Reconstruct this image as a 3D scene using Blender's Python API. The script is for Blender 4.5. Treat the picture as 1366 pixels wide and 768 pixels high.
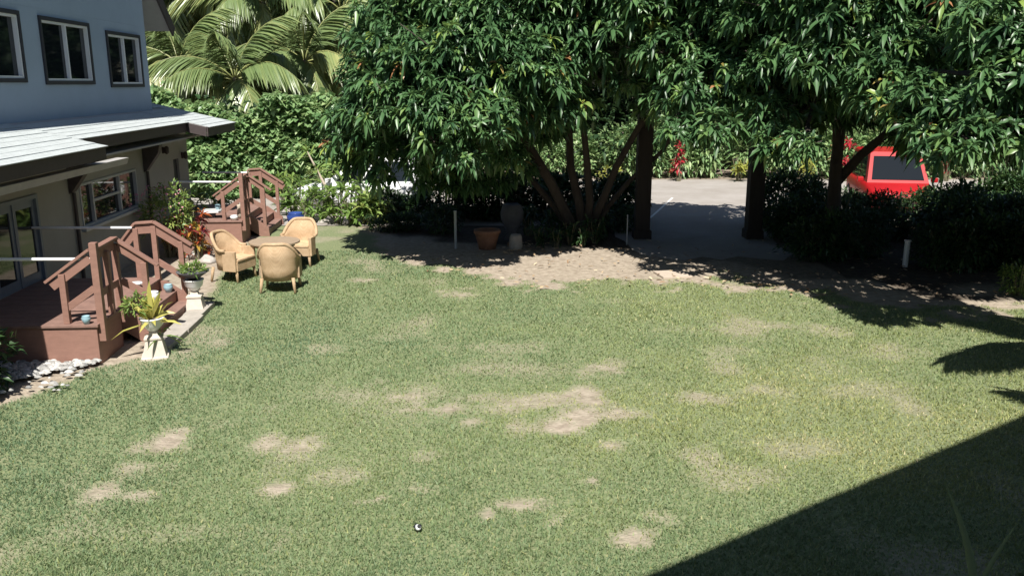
import bpy, math, random
import numpy as np
from mathutils import Vector, Matrix

# ------------------------------------------------------------------ scene, camera, light
for o in list(bpy.data.objects):
    bpy.data.objects.remove(o)
scene = bpy.context.scene
COL = scene.collection
R = math.radians
random.seed(7)
rng = np.random.default_rng(11)

FPX, EYE, HORIZON = 1137.0, 4.0, 110.0
PITCH = math.atan((384 - HORIZON) / FPX)
cam_data = bpy.data.cameras.new('camera')
cam_data.sensor_width = 36.0
cam_data.lens = 36.0 * FPX / 1366.0
cam_data.clip_start = 0.05
cam_data.clip_end = 2000
cam = bpy.data.objects.new('camera', cam_data)
COL.objects.link(cam)
cam.location = (0, 0, EYE)
cam.rotation_euler = (math.pi / 2 - PITCH, 0, 0)
scene.camera = cam

SUN_AZ, SUN_EL = R(1), R(55)          # direction the shadows run (from +Y towards +X), elevation
world = bpy.data.worlds.new('World')
scene.world = world
world.use_nodes = True
wn = world.node_tree
sky = wn.nodes.new('ShaderNodeTexSky')
sky.sky_type = 'NISHITA'
sky.sun_disc = False
sky.sun_elevation = SUN_EL
sky.sun_rotation = math.pi + SUN_AZ
sky.air_density = 1.0
sky.dust_density = 0.6
wn.links.new(sky.outputs[0], wn.nodes['Background'].inputs[0])
wn.nodes['Background'].inputs[1].default_value = 0.05
sun_data = bpy.data.lights.new('sun', 'SUN')
sun_data.energy = 5.0
sun_data.angle = R(0.5)
sun_data.color = (1.0, 0.955, 0.88)
sun = bpy.data.objects.new('sun', sun_data)
COL.objects.link(sun)
sdir = Vector((math.sin(SUN_AZ) * math.cos(SUN_EL), math.cos(SUN_AZ) * math.cos(SUN_EL), -math.sin(SUN_EL)))
sun.rotation_euler = sdir.to_track_quat('-Z', 'Y').to_euler()
sun.location = (0, -10, 30)
scene.view_settings.view_transform = 'Standard'
scene.view_settings.look = 'None'
scene.view_settings.exposure = 0.75
scene.view_settings.gamma = 1.0
scene.render.engine = 'CYCLES'
scene.cycles.max_bounces = 6
scene.cycles.transparent_max_bounces = 8

# ------------------------------------------------------------------ survey helpers (photo pixel -> place)
def ray(x, y):
    a, b = (x - 683) / FPX, (384 - y) / FPX
    return np.array([a, math.cos(PITCH) + b * math.sin(PITCH), -math.sin(PITCH) + b * math.cos(PITCH)])
def G(x, y, z=0.0):
    d = ray(x, y)
    return np.array([0, 0, EYE]) + d * ((z - EYE) / d[2])
def D(x, y, Y):
    d = ray(x, y)
    return np.array([0, 0, EYE]) + d * (Y / d[1])

# ------------------------------------------------------------------ materials
def new_mat(name):
    m = bpy.data.materials.new(name)
    m.use_nodes = True
    nt = m.node_tree
    return m, nt, nt.nodes['Principled BSDF']
def N(nt, typ, **kw):
    n = nt.nodes.new(typ)
    for k, v in kw.items():
        setattr(n, k, v)
    return n
def ramp(nt, fac, stops):
    r = N(nt, 'ShaderNodeValToRGB')
    e = r.color_ramp.elements
    while len(e) < len(stops):
        e.new(0.5)
    for i, (p, c) in enumerate(stops):
        e[i].position = p
        e[i].color = (c[0], c[1], c[2], 1)
    nt.links.new(fac, r.inputs[0])
    return r.outputs[0]
def mat_plain(name, col, rough=0.6, var=0.12, scale=6.0, bump=0.15, bscale=60.0, metallic=0.0, spec=0.5, coat=0.0, stretch=(1, 1, 1)):
    m, nt, b = new_mat(name)
    tc = N(nt, 'ShaderNodeTexCoord')
    mp = N(nt, 'ShaderNodeMapping')
    mp.inputs['Scale'].default_value = stretch
    nt.links.new(tc.outputs['Object'], mp.inputs[0])
    n1 = N(nt, 'ShaderNodeTexNoise')
    n1.inputs['Scale'].default_value = scale
    n1.inputs['Detail'].default_value = 8
    n1.inputs['Roughness'].default_value = 0.65
    nt.links.new(mp.outputs[0], n1.inputs[0])
    c = np.array(col)
    out = ramp(nt, n1.outputs[0], [(0.25, c * (1 - var)), (0.75, np.minimum(c * (1 + var), 1))])
    nt.links.new(out, b.inputs['Base Color'])
    b.inputs['Roughness'].default_value = rough
    b.inputs['Metallic'].default_value = metallic
    b.inputs['Specular IOR Level'].default_value = spec
    b.inputs['Coat Weight'].default_value = coat
    if bump:
        n2 = N(nt, 'ShaderNodeTexNoise')
        n2.inputs['Scale'].default_value = bscale
        n2.inputs['Detail'].default_value = 4
        nt.links.new(mp.outputs[0], n2.inputs[0])
        bp = N(nt, 'ShaderNodeBump')
        bp.inputs['Strength'].default_value = bump
        bp.inputs['Distance'].default_value = 0.01
        nt.links.new(n2.outputs[0], bp.inputs['Height'])
        nt.links.new(bp.outputs[0], b.inputs['Normal'])
    return m
def mat_leaf(name, stops, rough=0.42, trans=0.25, spec=0.5):
    """leaf colour by the per-leaf 'tint' attribute; some light passes through the blade"""
    m, nt, b = new_mat(name)
    at = N(nt, 'ShaderNodeAttribute', attribute_name='tint')
    out = ramp(nt, at.outputs['Fac'], stops)
    nt.links.new(out, b.inputs['Base Color'])
    b.inputs['Roughness'].default_value = rough
    b.inputs['Specular IOR Level'].default_value = spec
    tr = N(nt, 'ShaderNodeBsdfTranslucent')
    hs = N(nt, 'ShaderNodeHueSaturation')
    hs.inputs['Value'].default_value = 1.3
    hs.inputs['Hue'].default_value = 0.48
    nt.links.new(out, hs.inputs['Color'])
    nt.links.new(hs.outputs[0], tr.inputs[0])
    mx = N(nt, 'ShaderNodeMixShader')
    mx.inputs[0].default_value = trans
    nt.links.new(b.outputs[0], mx.inputs[1])
    nt.links.new(tr.outputs[0], mx.inputs[2])
    nt.links.new(mx.outputs[0], nt.nodes['Material Output'].inputs[0])
    return m

M = {}
M['wall_upper'] = mat_plain('painted_stucco_grey_blue', (0.35, 0.43, 0.52), 0.85, 0.06, 1.5, 0.3, 90)
M['wall_lower'] = mat_plain('painted_stucco_beige', (0.30, 0.295, 0.27), 0.85, 0.1, 1.2, 0.3, 90)
M['trim_dark'] = mat_plain('dark_trim_paint', (0.055, 0.042, 0.042), 0.6, 0.2, 8, 0.1)
M['frame_dark'] = mat_plain('window_surround_paint', (0.028, 0.028, 0.036), 0.6, 0.15, 8, 0.1)
M['frame_grey'] = mat_plain('grey_window_paint', (0.42, 0.43, 0.44), 0.5, 0.06, 8, 0.03)
M['door_paint'] = mat_plain('slate_door_paint', (0.16, 0.19, 0.23), 0.5, 0.1, 6, 0.1)
M['frame_white'] = mat_plain('white_vinyl', (0.78, 0.79, 0.8), 0.4, 0.04, 8, 0.03)
M['soffit'] = mat_plain('soffit_paint', (0.36, 0.35, 0.34), 0.8, 0.1, 3, 0.1)
M['shingle'] = mat_plain('asphalt_shingle', (0.42, 0.455, 0.46), 0.9, 0.16, 9, 0.6, 160)
M['brown'] = mat_plain('brown_deck_paint', (0.255, 0.140, 0.108), 0.6, 0.16, 5, 0.25, 30, stretch=(1, 1, 3))
M['tread'] = mat_plain('worn_brown_tread', (0.22, 0.13, 0.105), 0.7, 0.25, 7, 0.3, 40)
M['pvc'] = mat_plain('white_pvc', (0.82, 0.83, 0.84), 0.35, 0.03, 8, 0)
M['cement_white'] = mat_plain('cast_stone_cream', (0.53, 0.475, 0.41), 0.85, 0.14, 9, 0.4, 70)
M['ceramic_white'] = mat_plain('glazed_white', (0.75, 0.76, 0.76), 0.25, 0.04, 6, 0)
M['ceramic_blue'] = mat_plain('glazed_blue', (0.03, 0.06, 0.22), 0.2, 0.2, 8, 0, coat=0.5)
M['ceramic_teal'] = mat_plain('glazed_teal', (0.26, 0.40, 0.46), 0.25, 0.2, 8, 0, coat=0.3)
M['terracotta'] = mat_plain('terracotta', (0.28, 0.14, 0.085), 0.85, 0.2, 10, 0.3)
M['stone_dark'] = mat_plain('dark_basalt', (0.10, 0.10, 0.11), 0.8, 0.25, 10, 0.5)
M['concrete'] = mat_plain('concrete_paver', (0.36, 0.33, 0.29), 0.9, 0.22, 6, 0.5, 70)
M['flagstone'] = mat_plain('pale_flagstone', (0.44, 0.37, 0.30), 0.9, 0.15, 8, 0.4, 60)
M['pebble'] = mat_plain('river_pebble', (0.50, 0.49, 0.47), 0.7, 0.3, 14, 0.2)
M['rock'] = mat_plain('garden_rock', (0.38, 0.35, 0.32), 0.85, 0.3, 5, 0.6, 30)
M['wood_table'] = mat_plain('weathered_teak', (0.30, 0.225, 0.155), 0.75, 0.25, 9, 0.4, 50, stretch=(1, 8, 1))
M['bark'] = mat_plain('mango_bark', (0.065, 0.052, 0.042), 0.95, 0.35, 6, 0.9, 25, stretch=(1, 1, 0.35))
M['palm_bark'] = mat_plain('palm_bark', (0.24, 0.20, 0.15), 0.95, 0.3, 5, 0.8, 12, stretch=(1, 1, 4))
M['post_wood'] = mat_plain('dark_stained_post', (0.032, 0.024, 0.02), 0.8, 0.3, 8, 0.4, 30, stretch=(1, 1, 0.2))
M['stem'] = mat_plain('plant_stem', (0.15, 0.14, 0.08), 0.8, 0.3, 10, 0.3)
M['steel'] = mat_plain('weathered_galvanised', (0.42, 0.46, 0.48), 0.5, 0.1, 8, 0, metallic=0.3)
M['rubber'] = mat_plain('tyre_rubber', (0.022, 0.022, 0.024), 0.85, 0.2, 8, 0.2)
M['alloy'] = mat_plain('alloy_rim', (0.5, 0.5, 0.52), 0.3, 0.05, 8, 0, metallic=0.8)
M['car_red'] = mat_plain('red_car_paint', (0.36, 0.008, 0.011), 0.5, 0.08, 3, 0, coat=0.15, spec=0.3)
M['car_white'] = mat_plain('white_car_paint', (0.8, 0.81, 0.83), 0.3, 0.02, 3, 0, coat=1.0)
M['car_black'] = mat_plain('black_car_paint', (0.02, 0.02, 0.024), 0.3, 0.02, 3, 0, coat=1.0)
M['lens_red'] = mat_plain('red_lamp_lens', (0.45, 0.01, 0.01), 0.15, 0.05, 3, 0, coat=1.0)
M['lens_clear'] = mat_plain('clear_lamp_lens', (0.7, 0.72, 0.75), 0.12, 0.03, 3, 0, coat=1.0)
M['line_paint'] = mat_plain('worn_white_paint', (0.7, 0.69, 0.66), 0.8, 0.15, 12, 0.1)
M['flower_pink'] = mat_plain('pink_petals', (0.55, 0.22, 0.30), 0.6, 0.3, 12, 0)
M['flower_red'] = mat_plain('red_bracts', (0.55, 0.03, 0.03), 0.5, 0.3, 12, 0)

def make_glass():
    m, nt, b = new_mat('window_glass')
    n = N(nt, 'ShaderNodeTexNoise')
    n.inputs['Scale'].default_value = 0.8
    tc = N(nt, 'ShaderNodeTexCoord')
    nt.links.new(tc.outputs['Object'], n.inputs[0])
    bp = N(nt, 'ShaderNodeBump')
    bp.inputs['Strength'].default_value = 0.08
    nt.links.new(n.outputs[0], bp.inputs['Height'])
    nt.links.new(bp.outputs[0], b.inputs['Normal'])
    b.inputs['Base Color'].default_value = (0.010, 0.013, 0.016, 1)
    b.inputs['Roughness'].default_value = 0.04
    b.inputs['IOR'].default_value = 1.5
    return m
M['glass'] = make_glass()

def make_wicker():
    m, nt, b = new_mat('honey_wicker')
    tc = N(nt, 'ShaderNodeTexCoord')
    ws = []
    for d, s in (('Z', 38), ('X', 30), ('Y', 30)):
        w = N(nt, 'ShaderNodeTexWave', bands_direction=d)
        w.inputs['Scale'].default_value = s
        w.inputs['Distortion'].default_value = 0.6
        nt.links.new(tc.outputs['Object'], w.inputs[0])
        ws.append(w.outputs['Fac'])
    a = N(nt, 'ShaderNodeMath', operation='MULTIPLY'); nt.links.new(ws[1], a.inputs[0]); nt.links.new(ws[2], a.inputs[1])
    s = N(nt, 'ShaderNodeMath', operation='ADD'); nt.links.new(ws[0], s.inputs[0]); nt.links.new(a.outputs[0], s.inputs[1])
    n = N(nt, 'ShaderNodeTexNoise'); n.inputs['Scale'].default_value = 9; nt.links.new(tc.outputs['Object'], n.inputs[0])
    col = ramp(nt, n.outputs[0], [(0.3, (0.50, 0.345, 0.20)), (0.7, (0.63, 0.455, 0.285))])
    dk = ramp(nt, s.outputs[0], [(0.15, (0.45, 0.40, 0.34)), (0.75, (1, 1, 1))])
    mu = N(nt, 'ShaderNodeMix', data_type='RGBA', blend_type='MULTIPLY'); mu.inputs[0].default_value = 0.7
    nt.links.new(col, mu.inputs[6]); nt.links.new(dk, mu.inputs[7]); nt.links.new(mu.outputs[2], b.inputs['Base Color'])
    b.inputs['Roughness'].default_value = 0.6
    bp = N(nt, 'ShaderNodeBump'); bp.inputs['Strength'].default_value = 0.6; bp.inputs['Distance'].default_value = 0.006
    nt.links.new(s.outputs[0], bp.inputs['Height']); nt.links.new(bp.outputs[0], b.inputs['Normal'])
    return m
M['wicker'] = make_wicker()

M['mango_leaf'] = mat_leaf('mango_leaf', [(0.0, (0.034, 0.085, 0.034)), (0.5, (0.085, 0.175, 0.065)), (0.85, (0.165, 0.265, 0.075)), (0.94, (0.28, 0.36, 0.07)), (1.0, (0.36, 0.17, 0.08))], 0.38, 0.22)
M['hedge_leaf'] = mat_leaf('vine_leaf', [(0.0, (0.10, 0.195, 0.075)), (0.6, (0.22, 0.345, 0.145)), (1.0, (0.40, 0.49, 0.23))], 0.4, 0.32)
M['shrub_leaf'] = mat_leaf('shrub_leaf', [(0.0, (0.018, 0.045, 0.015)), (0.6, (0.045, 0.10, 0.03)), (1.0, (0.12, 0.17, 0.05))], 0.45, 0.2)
M['garden_leaf'] = mat_leaf('garden_leaf', [(0.0, (0.07, 0.14, 0.035)), (0.6, (0.18, 0.28, 0.07)), (1.0, (0.42, 0.46, 0.14))], 0.4, 0.3)
M['palm_leaf'] = mat_leaf('palm_leaf', [(0.0, (0.09, 0.15, 0.06)), (0.5, (0.19, 0.26, 0.10)), (0.85, (0.36, 0.38, 0.15)), (1.0, (0.52, 0.44, 0.22))], 0.33, 0.3, 0.7)
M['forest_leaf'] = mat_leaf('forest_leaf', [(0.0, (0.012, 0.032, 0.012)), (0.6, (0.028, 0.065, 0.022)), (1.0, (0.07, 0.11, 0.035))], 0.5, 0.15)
M['croton_leaf'] = mat_leaf('croton_leaf', [(0.0, (0.10, 0.02, 0.03)), (0.4, (0.28, 0.05, 0.02)), (0.7, (0.40, 0.20, 0.04)), (1.0, (0.25, 0.28, 0.05))], 0.35, 0.25)
M['bromeliad_leaf'] = mat_leaf('bromeliad_leaf', [(0.0, (0.12, 0.20, 0.05)), (0.5, (0.34, 0.36, 0.08)), (1.0, (0.55, 0.50, 0.14))], 0.4, 0.3)
M['ti_red_leaf'] = mat_leaf('red_ti_leaf', [(0.0, (0.20, 0.012, 0.02)), (1.0, (0.52, 0.04, 0.05))], 0.4, 0.25)
M['strap_leaf'] = mat_leaf('strap_leaf', [(0.0, (0.08, 0.15, 0.05)), (1.0, (0.26, 0.30, 0.16))], 0.2, 0.15)
M['dead_leaf'] = mat_leaf('fallen_leaf', [(0.0, (0.22, 0.13, 0.07)), (0.6, (0.45, 0.33, 0.20)), (1.0, (0.62, 0.52, 0.36))], 0.7, 0.1)
M['grass'] = mat_leaf('grass_blade', [(0.0, (0.118, 0.185, 0.098)), (0.35, (0.180, 0.245, 0.115)), (0.65, (0.285, 0.315, 0.120)), (1.0, (0.48, 0.43, 0.25))], 0.55, 0.25, 0.3)

# ------------------------------------------------------------------ mesh helpers
class MB:
    """collects boxes, prisms, tubes and lathes; build() links them as ONE mesh object"""
    def __init__(self):
        self.v, self.f = [], []
    def add(self, v, f):
        o = len(self.v)
        self.v += [tuple(map(float, p)) for p in v]
        self.f += [tuple(i + o for i in q) for q in f]
        return self
    def box(self, x0, x1, y0, y1, z0, z1):
        v = [(x, y, z) for z in (z0, z1) for y in (y0, y1) for x in (x0, x1)]
        return self.add(v, [(0, 2, 3, 1), (4, 5, 7, 6), (0, 1, 5, 4), (2, 6, 7, 3), (0, 4, 6, 2), (1, 3, 7, 5)])
    def bar(self, a, b, w, t, up=(0, 0, 1)):
        """rectangular bar from a to b, w wide sideways, t thick along up"""
        a, b, up = Vector(a), Vector(b), Vector(up)
        d = (b - a).normalized()
        s = d.cross(up)
        if s.length < 1e-4:
            s = d.cross(Vector((1, 0, 0)))
        s.normalize(); u = s.cross(d).normalized()
        v = [p + s * i * w / 2 + u * j * t / 2 for p in (a, b) for i, j in ((-1, -1), (1, -1), (1, 1), (-1, 1))]
        return self.add(v, [(0, 1, 2, 3), (7, 6, 5, 4), (0, 4, 5, 1), (1, 5, 6, 2), (2, 6, 7, 3), (3, 7, 4, 0)])
    def prism(self, poly, axis, a, b):
        """extrude a 2-D outline along an axis (0, 1 or 2) from a to b"""
        n = len(poly)
        def P(p, k):
            q = list(p); q.insert(axis, k); return q
        v = [P(p, a) for p in poly] + [P(p, b) for p in poly]
        f = [tuple(range(n - 1, -1, -1)), tuple(range(n, 2 * n))] + [(i, (i + 1) % n, n + (i + 1) % n, n + i) for i in range(n)]
        return self.add(v, f)
    def tube(self, pts, rad, seg=8, cap=True):
        pts = [Vector(p) for p in pts]
        if not hasattr(rad, '__len__'):
            rad = [rad] * len(pts)
        v, f = [], []
        ref = Vector((0.31, 0.9, 0.17))
        for i, p in enumerate(pts):
            d = (pts[min(i + 1, len(pts) - 1)] - pts[max(i - 1, 0)]).normalized()
            s = d.cross(ref).normalized(); u = s.cross(d)
            for k in range(seg):
                an = 2 * math.pi * k / seg
                v.append(p + (s * math.cos(an) + u * math.sin(an)) * rad[i])
        for i in range(len(pts) - 1):
            for k in range(seg):
                f.append((i * seg + k, i * seg + (k + 1) % seg, (i + 1) * seg + (k + 1) % seg, (i + 1) * seg + k))
        if cap:
            f.append(tuple(range(seg))[::-1]); f.append(tuple((len(pts) - 1) * seg + k for k in range(seg)))
        return self.add(v, f)
    def lathe(self, prof, c=(0, 0, 0), seg=20, sq=False):
        """profile [(r, z)...] round a vertical axis; sq = four-sided"""
        if sq:
            seg = 4
        v, f = [], []
        for r, z in prof:
            for k in range(seg):
                an = 2 * math.pi * (k + (0.5 if sq else 0)) / seg
                rr = r * (math.sqrt(2) if sq else 1)
                v.append((c[0] + rr * math.cos(an), c[1] + rr * math.sin(an), c[2] + z))
        for i in range(len(prof) - 1):
            for k in range(seg):
                f.append((i * seg + k, i * seg + (k + 1) % seg, (i + 1) * seg + (k + 1) % seg, (i + 1) * seg + k))
        f.append(tuple(range(seg))[::-1]); f.append(tuple((len(prof) - 1) * seg + k for k in range(seg)))
        return self.add(v, f)
    def mesh(self, name, mat, bevel=0.0, smooth=False):
        me = bpy.data.meshes.new(name)
        me.from_pydata(self.v, [], self.f)
        me.materials.append(mat)
        if bevel:
            import bmesh
            bm = bmesh.new(); bm.from_mesh(me)
            bmesh.ops.bevel(bm, geom=[e for e in bm.edges if e.is_manifold and e.calc_face_angle(0) > 0.5], offset=bevel, segments=2, affect='EDGES', profile=0.6)
            bm.to_mesh(me); bm.free()
        if smooth:
            me.polygons.foreach_set('use_smooth', [True] * len(me.polygons))
        me.update()
        return me
    def build(self, name, mat, parent=None, bevel=0.0, smooth=False):
        return link(name, self.mesh(name, mat, bevel, smooth), parent)

def link(name, data, parent=None, loc=None, rotz=None):
    o = bpy.data.objects.new(name, data)
    COL.objects.link(o)
    if parent is not None:
        o.parent = parent
    if loc is not None:
        o.location = loc
    if rotz is not None:
        o.rotation_euler = (0, 0, rotz)
    return o
def tag(o, label, cat, group=None):
    o['label'] = label; o['category'] = cat
    if group:
        o['group'] = group
    return o
def thing(name, label, cat, loc=(0, 0, 0), rotz=0.0, group=None):
    return tag(link(name, None, None, loc, rotz), label, cat, group)
def struct(o):
    o['kind'] = 'structure'
    return o
def stuff(o):
    o['kind'] = 'stuff'
    return o
def copy_tree(o, parent=None):
    c = o.copy(); COL.objects.link(c); c.parent = parent
    for ch in list(o.children):
        copy_tree(ch, c)
    return c

def tri_mesh(name, V, F, mat, tint=None, smooth=False):
    me = bpy.data.meshes.new(name)
    V = np.asarray(V, np.float32); F = np.asarray(F, np.int32)
    me.vertices.add(len(V)); me.vertices.foreach_set('co', V.ravel())
    me.loops.add(F.size); me.loops.foreach_set('vertex_index', F.ravel())
    me.polygons.add(len(F))
    me.polygons.foreach_set('loop_start', np.arange(0, F.size, 3, dtype=np.int32))
    me.update(calc_edges=True)
    if tint is not None:
        a = me.attributes.new('tint', 'FLOAT', 'POINT')
        a.data.foreach_set('value', np.asarray(tint, np.float32))
    if smooth:
        me.polygons.foreach_set('use_smooth', np.ones(len(F), bool))
    me.materials.append(mat)
    return me
def unit(a):
    return a / np.maximum(np.linalg.norm(a, axis=-1, keepdims=True), 1e-9)
ZUP = np.array([0, 0, 1.0])

def leaves(P, Dv, L, W, droop, tint, long=True, fold=0.35):
    """leaf blades: base P, direction Dv, length L, width W; returns V, F, tint"""
    n = len(P)
    L = np.broadcast_to(np.asarray(L, float), (n,)); W = np.broadcast_to(np.asarray(W, float), (n,))
    droop = np.broadcast_to(np.asarray(droop, float), (n,))
    Dv = unit(Dv)
    side = unit(np.cross(Dv, ZUP) + rng.normal(0, 0.25, (n, 3)))
    nrm = unit(np.cross(side, Dv))
    def ctr(t):
        return P + (Dv * t) * L[:, None] - ZUP * (droop * L * t * t)[:, None]
    if long:
        a, b, tip = ctr(0.34), ctr(0.70), ctr(1.0)
        s1 = side * (W * 0.5)[:, None]; s2 = side * (W * 0.42)[:, None]; nf = nrm * (W * fold * 0.5)[:, None]
        V = np.stack([P, a - s1 + nf, a, a + s1 + nf, b - s2 + nf, b, b + s2 + nf, tip], 1)
        T = np.array([[0, 1, 2], [0, 2, 3], [1, 4, 5], [1, 5, 2], [2, 5, 6], [2, 6, 3], [4, 7, 5], [5, 7, 6]])
    else:
        m = ctr(0.48); tip = ctr(1.0)
        s1 = side * (W * 0.5)[:, None]; nf = nrm * (W * fold * 0.5)[:, None]
        V = np.stack([P, m - s1 + nf, tip, m + s1 + nf], 1)
        T = np.array([[0, 1, 2], [0, 2, 3]])
    k = V.shape[1]
    F = (T[None] + (np.arange(n) * k)[:, None, None]).reshape(-1, 3)
    return V.reshape(-1, 3), F, np.repeat(tint, k)
def rosettes(C, A, k, L, lw, droop, tint, th=(35, 95), long=True, jit=0.25):
    """k leaves round each tip C with axis A; L per-tip length"""
    n = len(C)
    A = unit(A)
    e1 = unit(np.cross(A, np.array([0.3, 0.8, 0.5]))); e2 = np.cross(A, e1)
    ph = (np.arange(k)[None] * 2.399 + rng.uniform(0, 6.28, (n, 1))) + rng.normal(0, 0.2, (n, k))
    tt = np.radians(np.linspace(th[0], th[1], k)[None] + rng.normal(0, 8, (n, k)))
    d = A[:, None] * np.cos(tt)[..., None] + (e1[:, None] * np.cos(ph)[..., None] + e2[:, None] * np.sin(ph)[..., None]) * np.sin(tt)[..., None]
    Ls = np.broadcast_to(np.asarray(L, float), (n,))[:, None] * rng.uniform(1 - jit, 1 + jit, (n, k))
    P = np.repeat(C[:, None], k, 1) - A[:, None] * (rng.uniform(0, 0.3, (n, k)) * Ls)[..., None]
    tn = np.clip(np.broadcast_to(np.asarray(tint, float), (n,))[:, None] + rng.normal(0, 0.1, (n, k)), 0, 1)
    dr = np.clip(droop + rng.normal(0, 0.1, (n, k)), 0, 2)
    return leaves(P.reshape(-1, 3), d.reshape(-1, 3), Ls.ravel(), Ls.ravel() * lw, dr.ravel(), tn.ravel(), long)
def join(parts):
    V, F, T, o = [], [], [], 0
    for v, f, t in parts:
        V.append(v); F.append(f + o); T.append(t); o += len(v)
    return np.concatenate(V), np.concatenate(F), np.concatenate(T)
def sphere_dirs(n, down=-1.0):
    z = rng.uniform(down, 1, n); a = rng.uniform(0, 2 * math.pi, n); r = np.sqrt(1 - z * z)
    return np.stack([r * np.cos(a), r * np.sin(a), z], 1)
def blob_leaves(n, rad, L, lw=0.5, tint=(0.2, 0.8), droop=0.25, long=False, down=-0.6, inner=0.5, c=(0, 0, 0)):
    """leaves spread through the outer part of an uneven ellipsoid"""
    d = sphere_dirs(n, down)
    lump = 1 + 0.16 * np.sin(d[:, 0] * 5.1 + c[0] * 3) * np.sin(d[:, 1] * 4.3 + c[1]) + 0.14 * np.sin(d[:, 2] * 6.7 + d[:, 0] * 4 + c[2])
    r = (inner + (1 - inner) * rng.uniform(0, 1, n) ** 0.6) * lump
    P = d * np.array(rad) * r[:, None] + np.array(c)
    Dv = unit(d + rng.normal(0, 0.55, (n, 3)) + np.array([0, 0, 0.15]))
    Ls = L * rng.uniform(0.6, 1.25, n)
    return leaves(P, Dv, Ls, Ls * lw, np.clip(rng.normal(droop, 0.15, n), 0, 1), rng.uniform(tint[0], tint[1], n), long)

# 2-D value noise for ground cover
def vnoise(x, y, s, seed):
    x = np.asarray(x) / s; y = np.asarray(y) / s
    xi = np.floor(x).astype(np.int64); yi = np.floor(y).astype(np.int64); fx, fy = x - xi, y - yi
    fx = fx * fx * (3 - 2 * fx); fy = fy * fy * (3 - 2 * fy)
    def h(a, b):
        q = (a * 374761393 + b * 668265263 + seed * 974634777) & 0x7fffffff
        q = ((q ^ (q >> 13)) * 1274126177) & 0x7fffffff
        return (q & 0xffff) / 65535.0
    return (h(xi, yi) * (1 - fx) + h(xi + 1, yi) * fx) * (1 - fy) + (h(xi, yi + 1) * (1 - fx) + h(xi + 1, yi + 1) * fx) * fy

# ------------------------------------------------------------------ ground, lawn, driveway
def mat_ground():
    m, nt, b = new_mat('bare_soil')
    tc = N(nt, 'ShaderNodeTexCoord')
    n1 = N(nt, 'ShaderNodeTexNoise'); n1.inputs['Scale'].default_value = 1.3; n1.inputs['Detail'].default_value = 10; n1.inputs['Roughness'].default_value = 0.7
    nt.links.new(tc.outputs['Object'], n1.inputs[0])
    col = ramp(nt, n1.outputs[0], [(0.3, (0.16, 0.125, 0.095)), (0.7, (0.28, 0.23, 0.18))])
    nt.links.new(col, b.inputs['Base Color']); b.inputs['Roughness'].default_value = 0.95
    bp = N(nt, 'ShaderNodeBump'); bp.inputs['Strength'].default_value = 0.5
    nt.links.new(n1.outputs[0], bp.inputs['Height']); nt.links.new(bp.outputs[0], b.inputs['Normal'])
    return m
M['soil'] = mat_ground()
g = MB(); g.add([(-400, -150, -0.02), (400, -150, -0.02), (400, 500, -0.02), (-400, 500, -0.02)], [(0, 1, 2, 3)])
struct(g.build('ground', M['soil']))

FAR_EDGE = np.array([G(*q)[:2] for q in ((-200, 290), (300, 292), (390, 302), (470, 306), (545, 351), (620, 368), (700, 384), (760, 384), (800, 376), (880, 378), (1000, 380), (1080, 396), (1180, 414), (1270, 420), (1366, 416), (1700, 420))])
LEFT_EDGE = np.array([G(*q)[:2] for q in ((-120, 600), (-20, 552), (30, 533), (110, 505), (140, 493), (216, 474), (282, 410), (296, 380), (330, 330), (372, 305))])
def lawn_bare(x, y):
    """0 = full grass, 1 = bare earth"""
    w = 0.6 * (vnoise(x, y, 0.75, 3) - 0.5) + 0.5 * (vnoise(x, y, 0.3, 5) - 0.5) + 0.25 * (vnoise(x, y, 0.12, 6) - 0.5)
    fe = np.interp(x, FAR_EDGE[:, 0], FAR_EDGE[:, 1])
    o = np.argsort(LEFT_EDGE[:, 1])
    le = np.interp(y, LEFT_EDGE[o, 1], LEFT_EDGE[o, 0])
    b = np.clip((y - fe + w * 2.4 + 0.35) / 0.7, 0, 1)
    b = np.maximum(b, np.clip((le - x + w * 0.25) / 0.18, 0, 1))
    for px_, py_, rx_, ry_, s in PATCHES:
        c = G(px_, py_)
        rx = 1.15 * rx_ / FPX * c[1]
        ry = (G(px_, py_ - ry_)[1] - G(px_, py_ + ry_)[1]) / 1.7
        q = np.hypot((x - c[0]) / rx, (y - c[1]) / ry) + w * 2.2
        b = np.maximum(b, s * np.clip((1.35 - q) / 1.0, 0, 1))
    thin = np.clip((vnoise(x, y, 1.7, 9) * 0.6 + vnoise(x, y, 0.5, 21) * 0.4 - 0.62) * 2.2, 0, 0.45)
    return np.maximum(b, thin)
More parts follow.
